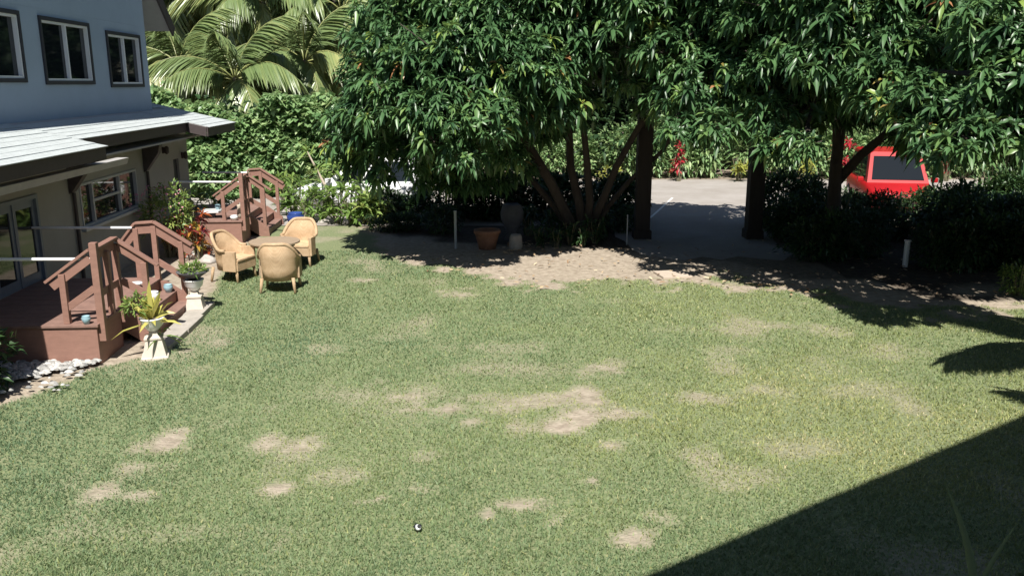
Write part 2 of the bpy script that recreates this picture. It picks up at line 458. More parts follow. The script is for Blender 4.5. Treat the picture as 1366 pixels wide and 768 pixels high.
PATCHES = [(222, 596, 42, 14, .95), (183, 630, 45, 13, .95), (142, 656, 22, 13, .8), (190, 664, 24, 6, .7), (352, 592, 22, 14, .8), (398, 602, 26, 13, .85),
           (367, 657, 17, 9, 1), (509, 668, 14, 7, 1), (488, 673, 24, 4, .6), (525, 535, 44, 13, .85), (600, 550, 26, 7, .9), (625, 566, 14, 5, .8), (690, 540, 60, 8, .7),
           (792, 500, 34, 10, .9), (800, 527, 28, 12, .95), (748, 575, 36, 12, 1), (775, 557, 34, 9, .95), (815, 597, 36, 13, .95), (820, 556, 30, 9, .8), (692, 673, 32, 11, .9), (650, 688, 10, 6, .9),
           (740, 698, 20, 10, .85), (852, 716, 22, 13, .85), (790, 644, 12, 8, .9), (905, 612, 34, 12, .6), (955, 535, 55, 11, .65), (1010, 524, 40, 8, .5), (1020, 437, 70, 9, .5), (1100, 440, 40, 8, .4),
           (592, 396, 27, 6, .9), (485, 377, 16, 3, .7), (375, 728, 14, 12, .5), (870, 690, 30, 8, .5), (560, 610, 20, 6, .4), (430, 465, 40, 6, .4), (660, 465, 60, 8, .35), (1150, 520, 60, 9, .35),
           (980, 640, 60, 12, .4), (1060, 600, 40, 10, .4), (250, 470, 18, 6, .8), (285, 460, 20, 5, .6), (1180, 470, 50, 8, .4), (450, 640, 26, 8, .45), (560, 655, 30, 6, .35)]
def mat_lawn():
    m, nt, b = new_mat('lawn_turf')
    at = N(nt, 'ShaderNodeAttribute', attribute_name='tint')
    tc = N(nt, 'ShaderNodeTexCoord')
    n1 = N(nt, 'ShaderNodeTexNoise'); n1.inputs['Scale'].default_value = 26; n1.inputs['Detail'].default_value = 6
    n2 = N(nt, 'ShaderNodeTexNoise'); n2.inputs['Scale'].default_value = 1.1; n2.inputs['Detail'].default_value = 6
    n3 = N(nt, 'ShaderNodeTexNoise'); n3.inputs['Scale'].default_value = 9; n3.inputs['Detail'].default_value = 8
    for n in (n1, n2, n3):
        nt.links.new(tc.outputs['Object'], n.inputs[0])
    grass = ramp(nt, n1.outputs[0], [(0.3, (0.125, 0.160, 0.085)), (0.7, (0.210, 0.235, 0.115))])
    dirt = ramp(nt, n3.outputs[0], [(0.3, (0.25, 0.205, 0.16)), (0.7, (0.41, 0.35, 0.28))])
    ad = N(nt, 'ShaderNodeMath', operation='MULTIPLY_ADD'); ad.inputs[1].default_value = 0.9; ad.inputs[2].default_value = -0.45
    nt.links.new(n1.outputs[0], ad.inputs[0])
    a2 = N(nt, 'ShaderNodeMath', operation='ADD', use_clamp=True); nt.links.new(at.outputs['Fac'], a2.inputs[0]); nt.links.new(ad.outputs[0], a2.inputs[1])
    mx = N(nt, 'ShaderNodeMix', data_type='RGBA'); nt.links.new(a2.outputs[0], mx.inputs[0]); nt.links.new(grass, mx.inputs[6]); nt.links.new(dirt, mx.inputs[7])
    am = N(nt, 'ShaderNodeAttribute', attribute_name='painted_shade')
    painted_shade = ramp(nt, n3.outputs[0], [(0.3, (0.045, 0.036, 0.028)), (0.7, (0.10, 0.08, 0.06))])  # tree shade painted into the ground as a darker soil colour
    m2 = N(nt, 'ShaderNodeMix', data_type='RGBA'); nt.links.new(am.outputs['Fac'], m2.inputs[0]); nt.links.new(mx.outputs[2], m2.inputs[6]); nt.links.new(painted_shade, m2.inputs[7])
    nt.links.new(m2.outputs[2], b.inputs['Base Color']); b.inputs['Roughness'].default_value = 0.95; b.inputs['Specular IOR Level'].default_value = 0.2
    bp = N(nt, 'ShaderNodeBump'); bp.inputs['Strength'].default_value = 0.8; bp.inputs['Distance'].default_value = 0.03
    nt.links.new(n1.outputs[0], bp.inputs['Height']); nt.links.new(bp.outputs[0], b.inputs['Normal'])
    return m
def lawn_height(x, y):
    return (0.05 * (vnoise(x, y, 2.6, 31) - 0.5) + 0.022 * (vnoise(x, y, 0.7, 33) - 0.5)) * np.clip((19.0 - np.asarray(y)) / 1.5, 0, 1)
nx, ny = 250, 230
gx, gy = np.meshgrid(np.linspace(-9, 15, nx), np.linspace(2, 24, ny))
gx, gy = gx.ravel(), gy.ravel()
gz = 0.03 + lawn_height(gx, gy)
ii = (np.arange(ny - 1)[:, None] * nx + np.arange(nx - 1)[None]).ravel()
F = np.concatenate([np.stack([ii, ii + 1, ii + nx + 1], 1), np.stack([ii, ii + nx + 1, ii + nx], 1)])
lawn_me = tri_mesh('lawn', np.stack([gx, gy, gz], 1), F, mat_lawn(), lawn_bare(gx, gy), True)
SHADE_EDGE = np.array([G(*q)[:2] for q in ((-200, 285), (380, 296), (470, 305), (545, 322), (660, 334), (800, 332), (850, 342), (1000, 360), (1100, 380), (1250, 398), (1366, 398), (1700, 400))])  # front edge of the shade painted on the ground under the trees
at_ = lawn_me.attributes.new('painted_shade', 'FLOAT', 'POINT')
at_.data.foreach_set('value', np.clip((gy - np.interp(gx, SHADE_EDGE[:, 0], SHADE_EDGE[:, 1]) + 1.6 * (vnoise(gx, gy, 0.6, 61) - 0.5)) / 0.6, 0, 1).astype(np.float32) * np.where((gx > 2.9) & (gx < 7.0), 0.55, 1.0).astype(np.float32))
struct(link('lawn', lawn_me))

# grass blades over the lawn
nb = 330000
yy = 5.8 + (rng.uniform(0, 1, nb) ** 1.35) * 14.5
xx = rng.uniform(-0.66, 0.66, nb) * (yy + 1.2)
bare = lawn_bare(xx, yy)
keep = rng.uniform(0, 1, nb) > bare * 1.08
xx, yy, bare = xx[keep], yy[keep], bare[keep]
nb = len(xx)
tone = 0.06 + 0.42 * vnoise(xx, yy, 3.2, 41) + 0.22 * (vnoise(xx, yy, 0.8, 43) - 0.5) + 0.030 * np.clip(xx + 3, -3, 8) + 0.25 * bare + rng.normal(0, 0.075, nb)
tone = np.clip(tone + (rng.uniform(0, 1, nb) > 0.965) * 0.4, 0, 1)
hh = rng.uniform(0.018, 0.045, nb) * (0.8 + 0.5 * vnoise(xx, yy, 0.6, 51)) * (1 - 0.4 * bare)
ww = rng.uniform(0.005, 0.009, nb) * (0.6 + yy / 14)
an = rng.uniform(0, 2 * math.pi, nb)
base = np.stack([xx, yy, 0.028 + lawn_height(xx, yy)], 1)
sv = np.stack([np.cos(an), np.sin(an), np.zeros(nb)], 1) * ww[:, None]
lean = np.stack([rng.normal(0, 0.5, nb), rng.normal(0, 0.5, nb), np.ones(nb)], 1) * hh[:, None]
V = np.stack([base - sv, base + sv, base + lean], 1).reshape(-1, 3)
grass = link('lawn_grass', tri_mesh('lawn_grass', V, np.arange(3 * nb).reshape(-1, 3), M['grass'], np.repeat(tone, 3)))
stuff(tag(grass, 'short green and straw coloured grass blades of the sunlit lawn', 'grass'))

def mat_asphalt():
    m, nt, b = new_mat('worn_driveway')
    tc = N(nt, 'ShaderNodeTexCoord')
    n1 = N(nt, 'ShaderNodeTexNoise'); n1.inputs['Scale'].default_value = 0.6; n1.inputs['Detail'].default_value = 10; n1.inputs['Roughness'].default_value = 0.7
    nt.links.new(tc.outputs['Object'], n1.inputs[0])
    col = ramp(nt, n1.outputs[0], [(0.3, (0.25, 0.225, 0.20)), (0.7, (0.36, 0.335, 0.315))])
    nt.links.new(col, b.inputs['Base Color']); b.inputs['Roughness'].default_value = 0.9
    return m
M['drive'] = mat_asphalt()
d = MB()
edge = [(2.6 + 0.5 * min(1, k / 7) + random.uniform(-.1, .1), 24.0 - 0.6 * k) for k in range(8)] + [(3.2 + 0.42 * k + random.uniform(-.08, .08), 19.4 + random.uniform(-.3, .25)) for k in range(1, 8)] + [(6.6 + 0.08 * k + random.uniform(-.1, .1), 19.9 + 0.6 * k) for k in range(8)]
pts = [(-40, 24.2)] + edge + [(50, 24.2), (50, 35.8), (-40, 35.8)]
d.add([(x, y, 0.037) for x, y in pts], [tuple(range(len(pts)))])
struct(d.build('driveway', M['drive']))
a, b = G(867, 291, 0.04), G(897, 264, 0.04)
ln = MB(); ln.bar((a[0], a[1], 0.042), (b[0], b[1], 0.042), 0.07, 0.004)
struct(ln.build('driveway_line', M['line_paint']))
sl = MB()
c = G(897, 369)
sl.box(-0.32, 0.32, -0.3, 0.3, 0.0, 0.075)
o = sl.build('paver', M['flagstone'], None, 0.012); o.location = (c[0], c[1], 0.0); o.rotation_euler = (0.01, 0, 0.2)
tag(o, 'flat tan paver lying in the dirt strip at the driveway mouth', 'paver')

# ------------------------------------------------------------------ two-storey house on the left
AZ = R(-4)
HC = D(250, 250, 23.3)
house = thing('house', 'two-storey grey stucco house with sliding windows and a shingled lower roof', 'house', (HC[0], HC[1], 0), -AZ)
# local frame: x = out of the wall facing the lawn, y = along the wall away from the camera
def wall(name, mat, parent, x0, x1, y0, y1, z0, z1, holes):
    """wall slab in the y-z plane with real openings"""
    ys = sorted({y0, y1} | {h for q in holes for h in q[:2]}); zs = sorted({z0, z1} | {h for q in holes for h in q[2:]})
    m = MB()
    for i in range(len(ys) - 1):
        for j in range(len(zs) - 1):
            cy, cz = (ys[i] + ys[i + 1]) / 2, (zs[j] + zs[j + 1]) / 2
            if not any(q[0] < cy < q[1] and q[2] < cz < q[3] for q in holes):
                m.box(x0, x1, ys[i], ys[i + 1], zs[j], zs[j + 1])
    return m.build(name, mat, parent)
UW = -0.5
up_win = [(-9.6, -7.35, 4.07, 5.17), (-6.45, -4.3, 4.03, 5.15), (-3.25, -1.25, 3.96, 5.06)]
low_win = (-6.8, -3.75, 1.22, 2.08)
door_hole = (-10.9, -8.55, 0.62, 2.12)
side_door = (-1.0, -0.55, 0.5, 2.05)
wall('upper_wall', M['wall_upper'], house, UW - 0.18, UW, -15.5, -0.7, 2.9, 5.35, up_win)
m = MB(); m.prism([(-13.6, 5.352), (-0.7, 5.352), (-0.7, 6.62), (-6.4, 11.2)], 0, UW - 0.18, UW); m.build('gable', M['wall_upper'], house)
wl = wall('lower_wall', M['wall_lower'], house, -0.18, 0.0, -15.5, 0.25, -0.05, 2.75, [low_win, door_hole, side_door])
m = MB(); m.box(-7.2, -0.18, 0.07, 0.25, -0.05, 2.75); m.build('end_wall', M['wall_lower'], house)
m = MB(); m.box(-7.2, UW - 0.18, -0.88, -0.7, 2.9, 6.6); m.build('upper_end_wall', M['wall_upper'], house)
m = MB(); m.box(-7.4, -7.2, -15.5, 0.25, -0.05, 5.2); m.box(-7.2, -0.18, -15.7, -15.5, -0.05, 5.2); m.build('back_wall', M['wall_upper'], house)
m = MB(); m.box(-7.2, -0.18, -15.5, 0.07, 2.5, 2.6); m.build('floor_slab', M['soffit'], house)

def slider(hole, x, n=2):
    """sliding window: dark surround, white vinyl frame, panes"""
    y0, y1, z0, z1 = hole
    w = MB(); s = 0.075
    for q in ((y0 - s, y0, z0 - s, z1 + s), (y1, y1 + s, z0 - s, z1 + s), (y0, y1, z1, z1 + s), (y0, y1, z0 - s, z0)):
        w.box(x + 0.002, x + 0.035, *q)
    wo = w.build('window', M['frame_dark'], house)
    t = 0.042
    f = MB()
    for q in ((y0, y0 + t, z0, z1), (y1 - t, y1, z0, z1), (y0 + t, y1 - t, z1 - t, z1), (y0 + t, y1 - t, z0, z0 + t)):
        f.box(x - 0.09, x + 0.012, *q)
    for k in range(1, n):
        yc = y0 + (y1 - y0) * k / n
        f.box(x - 0.085, x + 0.006, yc - 0.028, yc + 0.028, z0 + t, z1 - t)
    f.build('frame', M['frame_white'], wo)
    for k in range(n):
        ya, yb = y0 + (y1 - y0) * k / n, y0 + (y1 - y0) * (k + 1) / n
        p = MB(); p.box(x - 0.06 - 0.012 * k, x - 0.052 - 0.012 * k, ya + 0.04, yb - 0.04, z0 + 0.04, z1 - 0.04)
        p.build('pane', M['glass'], wo)
for hl in up_win:
    slider(hl, UW)
# lower picture window with mullions
y0, y1, z0, z1 = low_win
w = MB(); t = 0.045
for q in ((y0, y0 + t, z0, z1), (y1 - t, y1, z0, z1), (y0, y1, z1 - t, z1), (y0, y1, z0, z0 + t)):
    w.box(-0.1, 0.02, *q)
w.box(-0.12, 0.09, y0 - 0.08, y1 + 0.08, z0 - 0.06, z0 - 0.002)
wo = w.build('window', M['frame_grey'], house)
ms = [y0 + 0.62, y0 + 2.05]
f = MB()
for yc in ms:
    f.box(-0.085, 0.008, yc - 0.032, yc + 0.032, z0 + t, z1 - t)
f.box(-0.08, 0.004, ms[0] + 0.032, ms[1] - 0.032, 1.66, 1.71)
f.build('mullion', M['frame_grey'], wo)
for ya, yb in ((y0, ms[0]), (ms[0], ms[1]), (ms[1], y1)):
    p = MB(); p.box(-0.06, -0.052, ya + 0.02, yb - 0.02, z0 + 0.02, z1 - 0.02); p.build('pane', M['glass'], wo)
# glass doors onto the near porch
y0, y1, z0, z1 = door_hole
dw = MB()
for q in ((y0, y0 + 0.07, z0, z1), (y1 - 0.07, y1, z0, z1), (y0 + 0.07, y1 - 0.07, z1 - 0.07, z1)):
    dw.box(-0.12, 0.03, *q)
do = dw.build('glass_door', M['door_paint'], house)
for k in range(3):
    ya = y0 + 0.07 + k * (y1 - y0 - 0.14) / 3; yb = ya + (y1 - y0 - 0.14) / 3
    s = MB()
    for q in ((ya, ya + 0.09, z0, z1 - 0.07), (yb - 0.09, yb, z0, z1 - 0.07), (ya + 0.09, yb - 0.09, z0, z0 + 0.16), (ya + 0.09, yb - 0.09, z1 - 0.2, z1 - 0.07)):
        s.box(-0.10 + 0.02 * k, -0.06 + 0.02 * k, *q)
    s.build('door_leaf', M['door_paint'], do)
    p = MB(); p.box(-0.085 + 0.02 * k, -0.077 + 0.02 * k, ya + 0.08, yb - 0.08, z0 + 0.15, z1 - 0.19); p.build('pane', M['glass'], do)
y0, y1, z0, z1 = side_door
m = MB(); m.box(-0.12, -0.06, y0, y1, z0, z1); sd = m.build('side_door', M['frame_dark'], house)
m = MB(); m.box(-0.058, -0.03, y0 + 0.05, y0 + 0.09, 1.1, 1.25); m.build('handle', M['steel'], sd)

# pent roof: a deck with shingle courses laid on it, deeper eaves at both ends
SL = 0.235
def roof_z(x):
    return 3.30 - SL * (x - UW)
segs = [(-15.5, -8.25, 1.12), (-8.25, -1.75, 0.62), (-1.75, 0.95, 1.12)]
rd = MB()
for ya, yb, xe in segs:
    xa = UW if yb < 0 else -0.52
    rd.prism([(xa - 0.2, roof_z(xa - 0.2) - 0.10), (xe, roof_z(xe) - 0.10), (xe, roof_z(xe)), (xa - 0.2, roof_z(xa - 0.2))], 1, ya + 0.001, yb - 0.001)
roof = rd.build('roof', M['soffit'], house)
rd2 = MB()
rd2.prism([(-7.2, roof_z(-2.6) - 0.1), (-2.6, roof_z(-2.6) - 0.1), (UW - 0.22, roof_z(UW - 0.22) - 0.10), (UW - 0.22, roof_z(UW - 0.22)), (-2.6, roof_z(-2.6)), (-7.2, roof_z(-2.6))], 1, -0.695, 0.94)
rd2.build('roof', M['shingle'], house)
sh = {}
def shingle_mesh(L):
    key = round(L, 2)
    if key not in sh:
        s = MB(); s.prism([(0, 0.004), (0.27, 0.002), (0.27, 0.016), (0, 0.006)], 1, 0.004, L - 0.004)
        sh[key] = s.mesh('shingle', M['shingle'])
    return sh[key]
tilt = math.atan(SL)
for ya, yb, xe in segs:
    xa = UW if yb < 0 else -2.55
    nrow = int(round((xe - xa) / 0.2))
    for r in range(nrow):
        x = xe - 0.2 * (r + 1) + 0.02
        y = ya + 0.003
        first = 0.35 + 0.6 * ((r * 0.37) % 1)
        while y < yb - 0.06:
            L = min(first, yb - 0.003 - y); first = 0.95
            if x < UW and y < -0.69:
                y += L; continue
            o = link('shingle', shingle_mesh(L), roof)
            o.location = (x, y, roof_z(x) + 0.002 + 0.004 * (r % 2) + random.uniform(0, 0.002))
            o.rotation_euler = (0, tilt, 0)
            y += L
# fascia boards and gutter
for ya, yb, xe in segs:
    f = MB(); f.box(xe + 0.002, xe + 0.035, ya + 0.004, yb - 0.004, roof_z(xe) - 0.235, roof_z(xe) - 0.006)
    f.build('fascia', M['trim_dark'], house)
f = MB(); f.prism([(-0.1, roof_z(-0.1) - 0.26), (1.155, roof_z(1.155) - 0.24), (1.155, roof_z(1.155) + 0.006), (-0.1, roof_z(-0.1) + 0.004)], 1, 0.952, 0.985); f.build('fascia', M['trim_dark'], house)
for yj in (-8.25, -1.75):
    sgn = 1 if yj < -5 else -1
    f = MB(); f.prism([(0.66, roof_z(0.66) - 0.235), (1.12, roof_z(1.12) - 0.235), (1.12, roof_z(1.12) - 0.008), (0.66, roof_z(0.66) - 0.008)], 1, yj + sgn * 0.002, yj + sgn * 0.03)
    f.build('fascia', M['trim_dark'], house)
gt = MB(); gt.prism([(0.86, 2.48), (1.0, 2.48), (1.04, 2.60), (0.82, 2.60)], 1, -15.4, -6.9); gt.build('gutter', M['soffit'], house)
so = MB(); so.prism([(0.002, 2.62), (0.6, 2.62), (0.6, 2.66), (0.002, 2.66)], 1, -15.4, -0.3); so.build('soffit', M['soffit'], house)
# eave brackets with rain pipes
for yc in (-7.15, -3.1):
    b_ = MB(); b_.prism([(0.003, 2.6), (0.42, 2.6), (0.36, 2.38), (0.06, 1.98), (0.003, 1.95)], 1, yc - 0.1, yc + 0.1)
    br = b_.build('eave_bracket', M['trim_dark'], house)
    p = MB(); p.tube([(0.05, yc, 1.96), (0.05, yc, 0.3)], 0.035); p.build('rain_pipe', M['trim_dark'], br)
# wall lamps
for yc, zc in ((-0.25, 2.1), (-1.75, 2.35), (-6.1, 2.5)):
    l = MB(); l.box(0.002, 0.04, yc - 0.05, yc + 0.05, zc - 0.08, zc + 0.08); l.lathe([(0.02, -0.1), (0.06, -0.06), (0.06, 0.06), (0.02, 0.1)], (0.1, yc, zc), 10)
    l.build('wall_lamp', M['trim_dark'], house)
# upper gable roof: ridge out of the wall, far slope comes down past the corner
ur = MB()
ey, ez, ry_, rz_ = 1.0, 5.35, -6.4, 11.3
for (a_, az_, b_, bz_) in ((ry_, rz_, ey, ez), (-13.8, ez, ry_, rz_)):
    ur.add([(x, y, z + k) for k in (0, 0.14) for x in (-7.7, UW + 0.15) for (y, z) in ((a_, az_), (b_, bz_))],
           [(0, 1, 3, 2), (4, 6, 7, 5), (0, 4, 5, 1), (2, 3, 7, 6), (0, 2, 6, 4), (1, 5, 7, 3)])
ur.build('roof', M['soffit'], house)
rk = MB()
for (a_, az_, b_, bz_) in ((ry_, rz_, ey + 0.05, ez - 0.03), (-13.8, ez, ry_, rz_)):
    rk.bar((UW + 0.18, a_, az_ + 0.02), (UW + 0.18, b_, bz_ + 0.02), 0.05, 0.30)
rk.build('rake_board', M['trim_dark'], house)

# ------------------------------------------------------------------ porch steps with arched railings
PC = G(135, 488)
def make_porch(label):
    t = thing('porch_steps', label, 'porch', (PC[0], PC[1], 0), -AZ, 'brown porches along the house')
    def part(name, mat='brown', bevel=0.006):
        m = MB(); return m, (lambda parent=t: m.build(name, M[mat], parent, bevel))
    m, done = part('skirt'); m.box(-2.1, 0, 0, 0.9, 0, 0.585); done()
    m, done = part('platform'); m.box(-2.1, -0.1, 0.902, 3.1, 0, 0.58); done()
    for k in range(4):
        m, done = part('deck_board', 'tread'); m.box(-2.12, 0.03, -0.03 + k * 0.233, 0.195 + k * 0.233, 0.588, 0.63); done()
    for k in range(7):
        m, done = part('deck_board', 'tread'); m.box(-2.12, -0.07, 0.91 + k * 0.314, 1.215 + k * 0.314, 0.582, 0.622); done()
    for z, x0, x1 in ((0.40, -0.098, 0.20), (0.205, 0.12, 0.42)):
        m, done = part('tread', 'tread'); m.box(x0, x1, 1.16, 2.98, z - 0.045, z); done()
    m, done = part('riser'); m.box(0.15, 0.18, 1.17, 2.97, 0.20, 0.354); m.box(0.37, 0.40, 1.17, 2.97, 0.0, 0.159); done()
    for y in (1.08, 2.985):
        m, done = part('stringer'); m.prism([(-0.12, 0.57), (0.02, 0.57), (0.44, 0.26), (0.46, 0.0), (0.27, 0.0), (-0.12, 0.26)], 1, y, y + 0.07); done()
    def post(x, y, z0, z1, w=0.085):
        m, done = part('post'); m.box(x - w / 2, x + w / 2, y - w / 2, y + w / 2, z0, z1); return done()
    def rail(a, b, w=0.11, tk=0.04, drop=0.0, name='rail'):
        m, done = part(name); m.bar((a[0], a[1], a[2] - drop), (b[0], b[1], b[2] - drop), w, tk); return done()
    # near side
    post(0.045, 0.10, 0.36, 1.80, 0.10)
    post(-0.42, 0.07, 0.632, 1.36)
    post(-0.005, 0.62, 0.632, 1.58, 0.08)
    post(-0.06, 1.10, 0.62, 1.60); post(0.35, 1.12, 0.20, 1.30)
    rail((-0.66, 0.07, 1.24), (-0.02, 0.09, 1.70), 0.10); rail((-0.58, 0.07, 1.17), (-0.02, 0.09, 1.575), 0.035, 0.12, name='rail_board'); rail((-0.40, 0.07, 0.86), (0.0, 0.09, 1.14), 0.035, 0.10, name='rail_board')
    rail((0.03, 0.16, 1.70), (-0.05, 1.10, 1.69)); rail((0.0, 0.16, 1.60), (-0.06, 1.05, 1.59), 0.035, 0.15, name='rail_board')
    rail((-0.06, 1.10, 1.69), (0.56, 1.12, 1.25)); rail((-0.02, 1.10, 1.57), (0.36, 1.12, 1.30), 0.035, 0.14, name='rail_board')
    rail((-0.01, 1.1, 1.02), (0.34, 1.12, 0.80), 0.035, 0.11, name='rail_board'); rail((0.0, 0.16, 1.02), (-0.05, 1.06, 1.0), 0.035, 0.11, name='rail_board')
    # far side
    post(-0.42, 3.02, 0.62, 1.52); post(-0.11, 3.02, 0.40, 1.56); post(0.33, 3.02, 0.0, 1.28)
    for a, b in (((-0.66, 1.32), (-0.42, 1.61)), ((-0.42, 1.61), (-0.10, 1.63)), ((-0.10, 1.63), (0.52, 1.21))):
        rail((a[0], 3.02, a[1]), (b[0], 3.02, b[1])); rail((a[0], 3.02, a[1]), (b[0], 3.02, b[1]), 0.035, 0.16, 0.115, 'rail_board')
    rail((-0.10, 3.02, 0.93), (0.33, 3.02, 0.64), 0.035, 0.11, name='rail_board')
    return t
porch = make_porch('brown painted porch and arched railings beside the gravel bed')
far_porch = copy_tree(porch)
far_porch['label'] = 'brown arched railings and steps behind the wicker chairs by the vine hedge'
FP = G(324, 327)
far_porch.location = (FP[0], FP[1], 0)
def white_rail(root, y, z, x0, x1, label):
    m = MB(); m.tube([(x0, 0, 0), (x1, 0, 0)], 0.024, 8)
    o = m.build('white_pipe_rail', M['pvc'])
    mat = Matrix.Translation(root.location) @ Matrix.Rotation(-AZ, 4, 'Z')
    o.location = mat @ Vector((0, y, z)); o.rotation_euler = (0, 0.012, -AZ)
    tag(o, label, 'rail', 'white pipe rails to the porches')
white_rail(porch, 0.10, 1.56, -2.3, -0.01, 'white pipe rail running to the newel post of the porch by the gravel')
white_rail(porch, 2.97, 1.53, -2.2, -0.46, 'short white pipe rail meeting the inner arched railing behind the yellow bromeliad')
white_rail(far_porch, 0.10, 1.58, -1.7, -0.01, 'white pipe rail above the white topped pedestal')
white_rail(far_porch, 2.97, 1.52, -1.7, -0.46, 'white pipe rail against the vine hedge leaves')
pm = Matrix.Translation(porch.location) @ Matrix.Rotation(-AZ, 4, 'Z')
fm = Matrix.Translation(far_porch.location) @ Matrix.Rotation(-AZ, 4, 'Z')
# walkway slabs at the foot of the steps
for k, (x0, x1, y0, y1) in enumerate(((0.48, 0.80, 0.55, 1.45), (0.47, 0.82, 1.47, 2.35), (0.48, 0.80, 2.37, 3.25))):
    m = MB(); m.box(x0, x1, y0, y1, 0.0, 0.115)
    o = m.build('step_slab', M['concrete'], None, 0.012); o.location = pm @ Vector((0, 0, 0)); o.rotation_euler = (0, 0, -AZ + 0.01 * (k - 1))
    tag(o, 'rough concrete slab at the foot of the brown porch steps', 'slab', 'concrete slabs at the porch')

# ------------------------------------------------------------------ planters and small pots
def strap_plant(n, L, lw, tint, droop, th=(10, 75), z=0.0):
    return rosettes(np.array([[0, 0, z]]), np.array([[0, 0, 1.0]]), n, np.array([L]), lw, droop, np.array([tint]), th)
ped = [(0.19, 0.0), (0.19, 0.05), (0.165, 0.055), (0.115, 0.30), (0.13, 0.31), (0.13, 0.34), (0.07, 0.36), (0.055, 0.42)]
def planter(loc, rot, label, plant):
    t = thing('urn_planter', label, 'planter', loc, rot, 'urns on pedestals by the porch')
    m = MB(); m.lathe(ped, sq=True); m.build('pedestal', M['cement_white'], t, 0.006)
    m = MB(); m.lathe([(0.05, 0.42), (0.07, 0.43), (0.15, 0.52), (0.165, 0.60), (0.18, 0.615), (0.18, 0.63), (0.14, 0.625), (0.10, 0.60)]); m.build('urn', M['ceramic_white'], t, smooth=True)
    m = MB(); m.lathe([(0.0, 0.602), (0.14, 0.602), (0.14, 0.612), (0.0, 0.613)]); m.build('soil', M['soil'], t)
    plant(t)
    return t
def brom(t):
    q = join([strap_plant(18, 0.50, 0.15, 0.78, 0.45, (5, 80), 0.62), strap_plant(10, 0.62, 0.13, 0.85, 0.3, (2, 40), 0.62)])
    link('bromeliad', tri_mesh('bromeliad', q[0], q[1], M['bromeliad_leaf'], q[2]), t)
    q = blob_leaves(260, (0.17, 0.17, 0.16), 0.09, 0.3, (0.3, 0.8), c=(-0.2, -0.02, 0.82)); link('fern', tri_mesh('fern', q[0], q[1], M['garden_leaf'], q[2]), t)
    q = strap_plant(9, 0.30, 0.14, 0.5, 0.6, (30, 95), 0.40); q[0][:, 0] += 0.12; link('lower_leaves', tri_mesh('lower_leaves', q[0], q[1], M['garden_leaf'], q[2]), t)
def succ(t):
    m = MB(); m.lathe([(0.05, 0.63), (0.12, 0.66), (0.27, 0.76), (0.28, 0.775), (0.25, 0.77), (0.1, 0.73)]); m.build('bowl', M['stone_dark'], t, smooth=True)
    q = blob_leaves(240, (0.24, 0.24, 0.10), 0.10, 0.4, (0.2, 0.8), down=0.0, c=(0, 0, 0.78)); link('succulent', tri_mesh('succulent', q[0], q[1], M['garden_leaf'], q[2]), t)
c = G(208, 477); planter((c[0], c[1], 0), R(18), 'cream pedestal and white urn holding a yellow bromeliad by the porch', brom)
c = G(262, 418); planter((c[0], c[1], 0), R(10), 'cream pedestal and white urn under a dark succulent bowl', succ)
def pot(name, loc, prof, mat, label, cat='pot', foliage=None):
    m = MB(); m.lathe(prof)
    if foliage is None:
        o = m.build(name, M[mat], None, smooth=True); o.location = loc; return tag(o, label, cat)
    t = thing(name, label, cat, loc); m.build('vessel', M[mat], t, smooth=True)
    q = foliage(); link('foliage', tri_mesh('foliage', q[0], q[1], M[q[3]], q[2]), t)
    return t
POT = lambda r, h: [(r * 0.6, 0), (r * 0.95, h * 0.5), (r, h * 0.8), (r * 0.8, h * 0.92), (r * 0.9, h), (r * 0.75, h), (r * 0.65, h * 0.85)]
l = pm @ Vector((-0.14, 0.02, 0.632)); pot('ceramic_jar', l, POT(0.062, 0.12), 'ceramic_teal', 'small teal and white glazed jar on the porch corner', 'jar')
l = pm @ Vector((0.05, 2.2, 0.40)); pot('white_pot', l, POT(0.11, 0.17), 'ceramic_white', 'round white pot on the brown porch step')
l = pm @ Vector((-0.25, 2.3, 0.625)); pot('white_dish', l, [(0.06, 0), (0.09, 0.05), (0.13, 0.08), (0.11, 0.08), (0.05, 0.03)], 'ceramic_white', 'small white dish on the porch deck behind the railing', 'dish')
l = pm @ Vector((0.10, 2.85, 0.405)); pot('teal_pot', l, POT(0.08, 0.14), 'ceramic_teal', 'tiny teal pot beside the inner railing post')
l = fm @ Vector((-0.10, 0.3, 0.632)); pot('yellow_vase', l, [(0.04, 0), (0.06, 0.1), (0.045, 0.3), (0.06, 0.36), (0.04, 0.36), (0.03, 0.3)], 'flagstone', 'slim straw coloured vase on the porch behind the wicker chairs', 'vase')
l = fm @ Vector((-0.18, 0.06, 0.632)); pot('white_pot', l, POT(0.10, 0.12), 'ceramic_white', 'low white pot on the porch behind the wicker chairs')
c = G(395, 304); pot('blue_pot', (c[0], c[1], 0.02), POT(0.24, 0.42), 'ceramic_blue', 'dark blue glazed pot at the lawn edge beside the arched railing')
# pedestal with white slab top
c = G(284, 322)
t = thing('pedestal_stand', 'white slab on a dark stone column between the two porches', 'stand', (c[0], c[1], 0.0), R(12))
m = MB(); m.lathe([(0.14, 0), (0.14, 0.04), (0.11, 0.06), (0.11, 0.70), (0.15, 0.73), (0.15, 0.77)], sq=True); m.build('column', M['stone_dark'], t, 0.006)
m = MB(); m.box(-0.28, 0.28, -0.26, 0.26, 0.772, 0.82); m.build('slab_top', M['ceramic_white'], t, 0.01)
pot('blue_cup', (c[0] + 0.18, c[1] + 0.05, 0.822), POT(0.07, 0.13), 'ceramic_teal', 'small blue cup standing on the white slab top', 'cup')

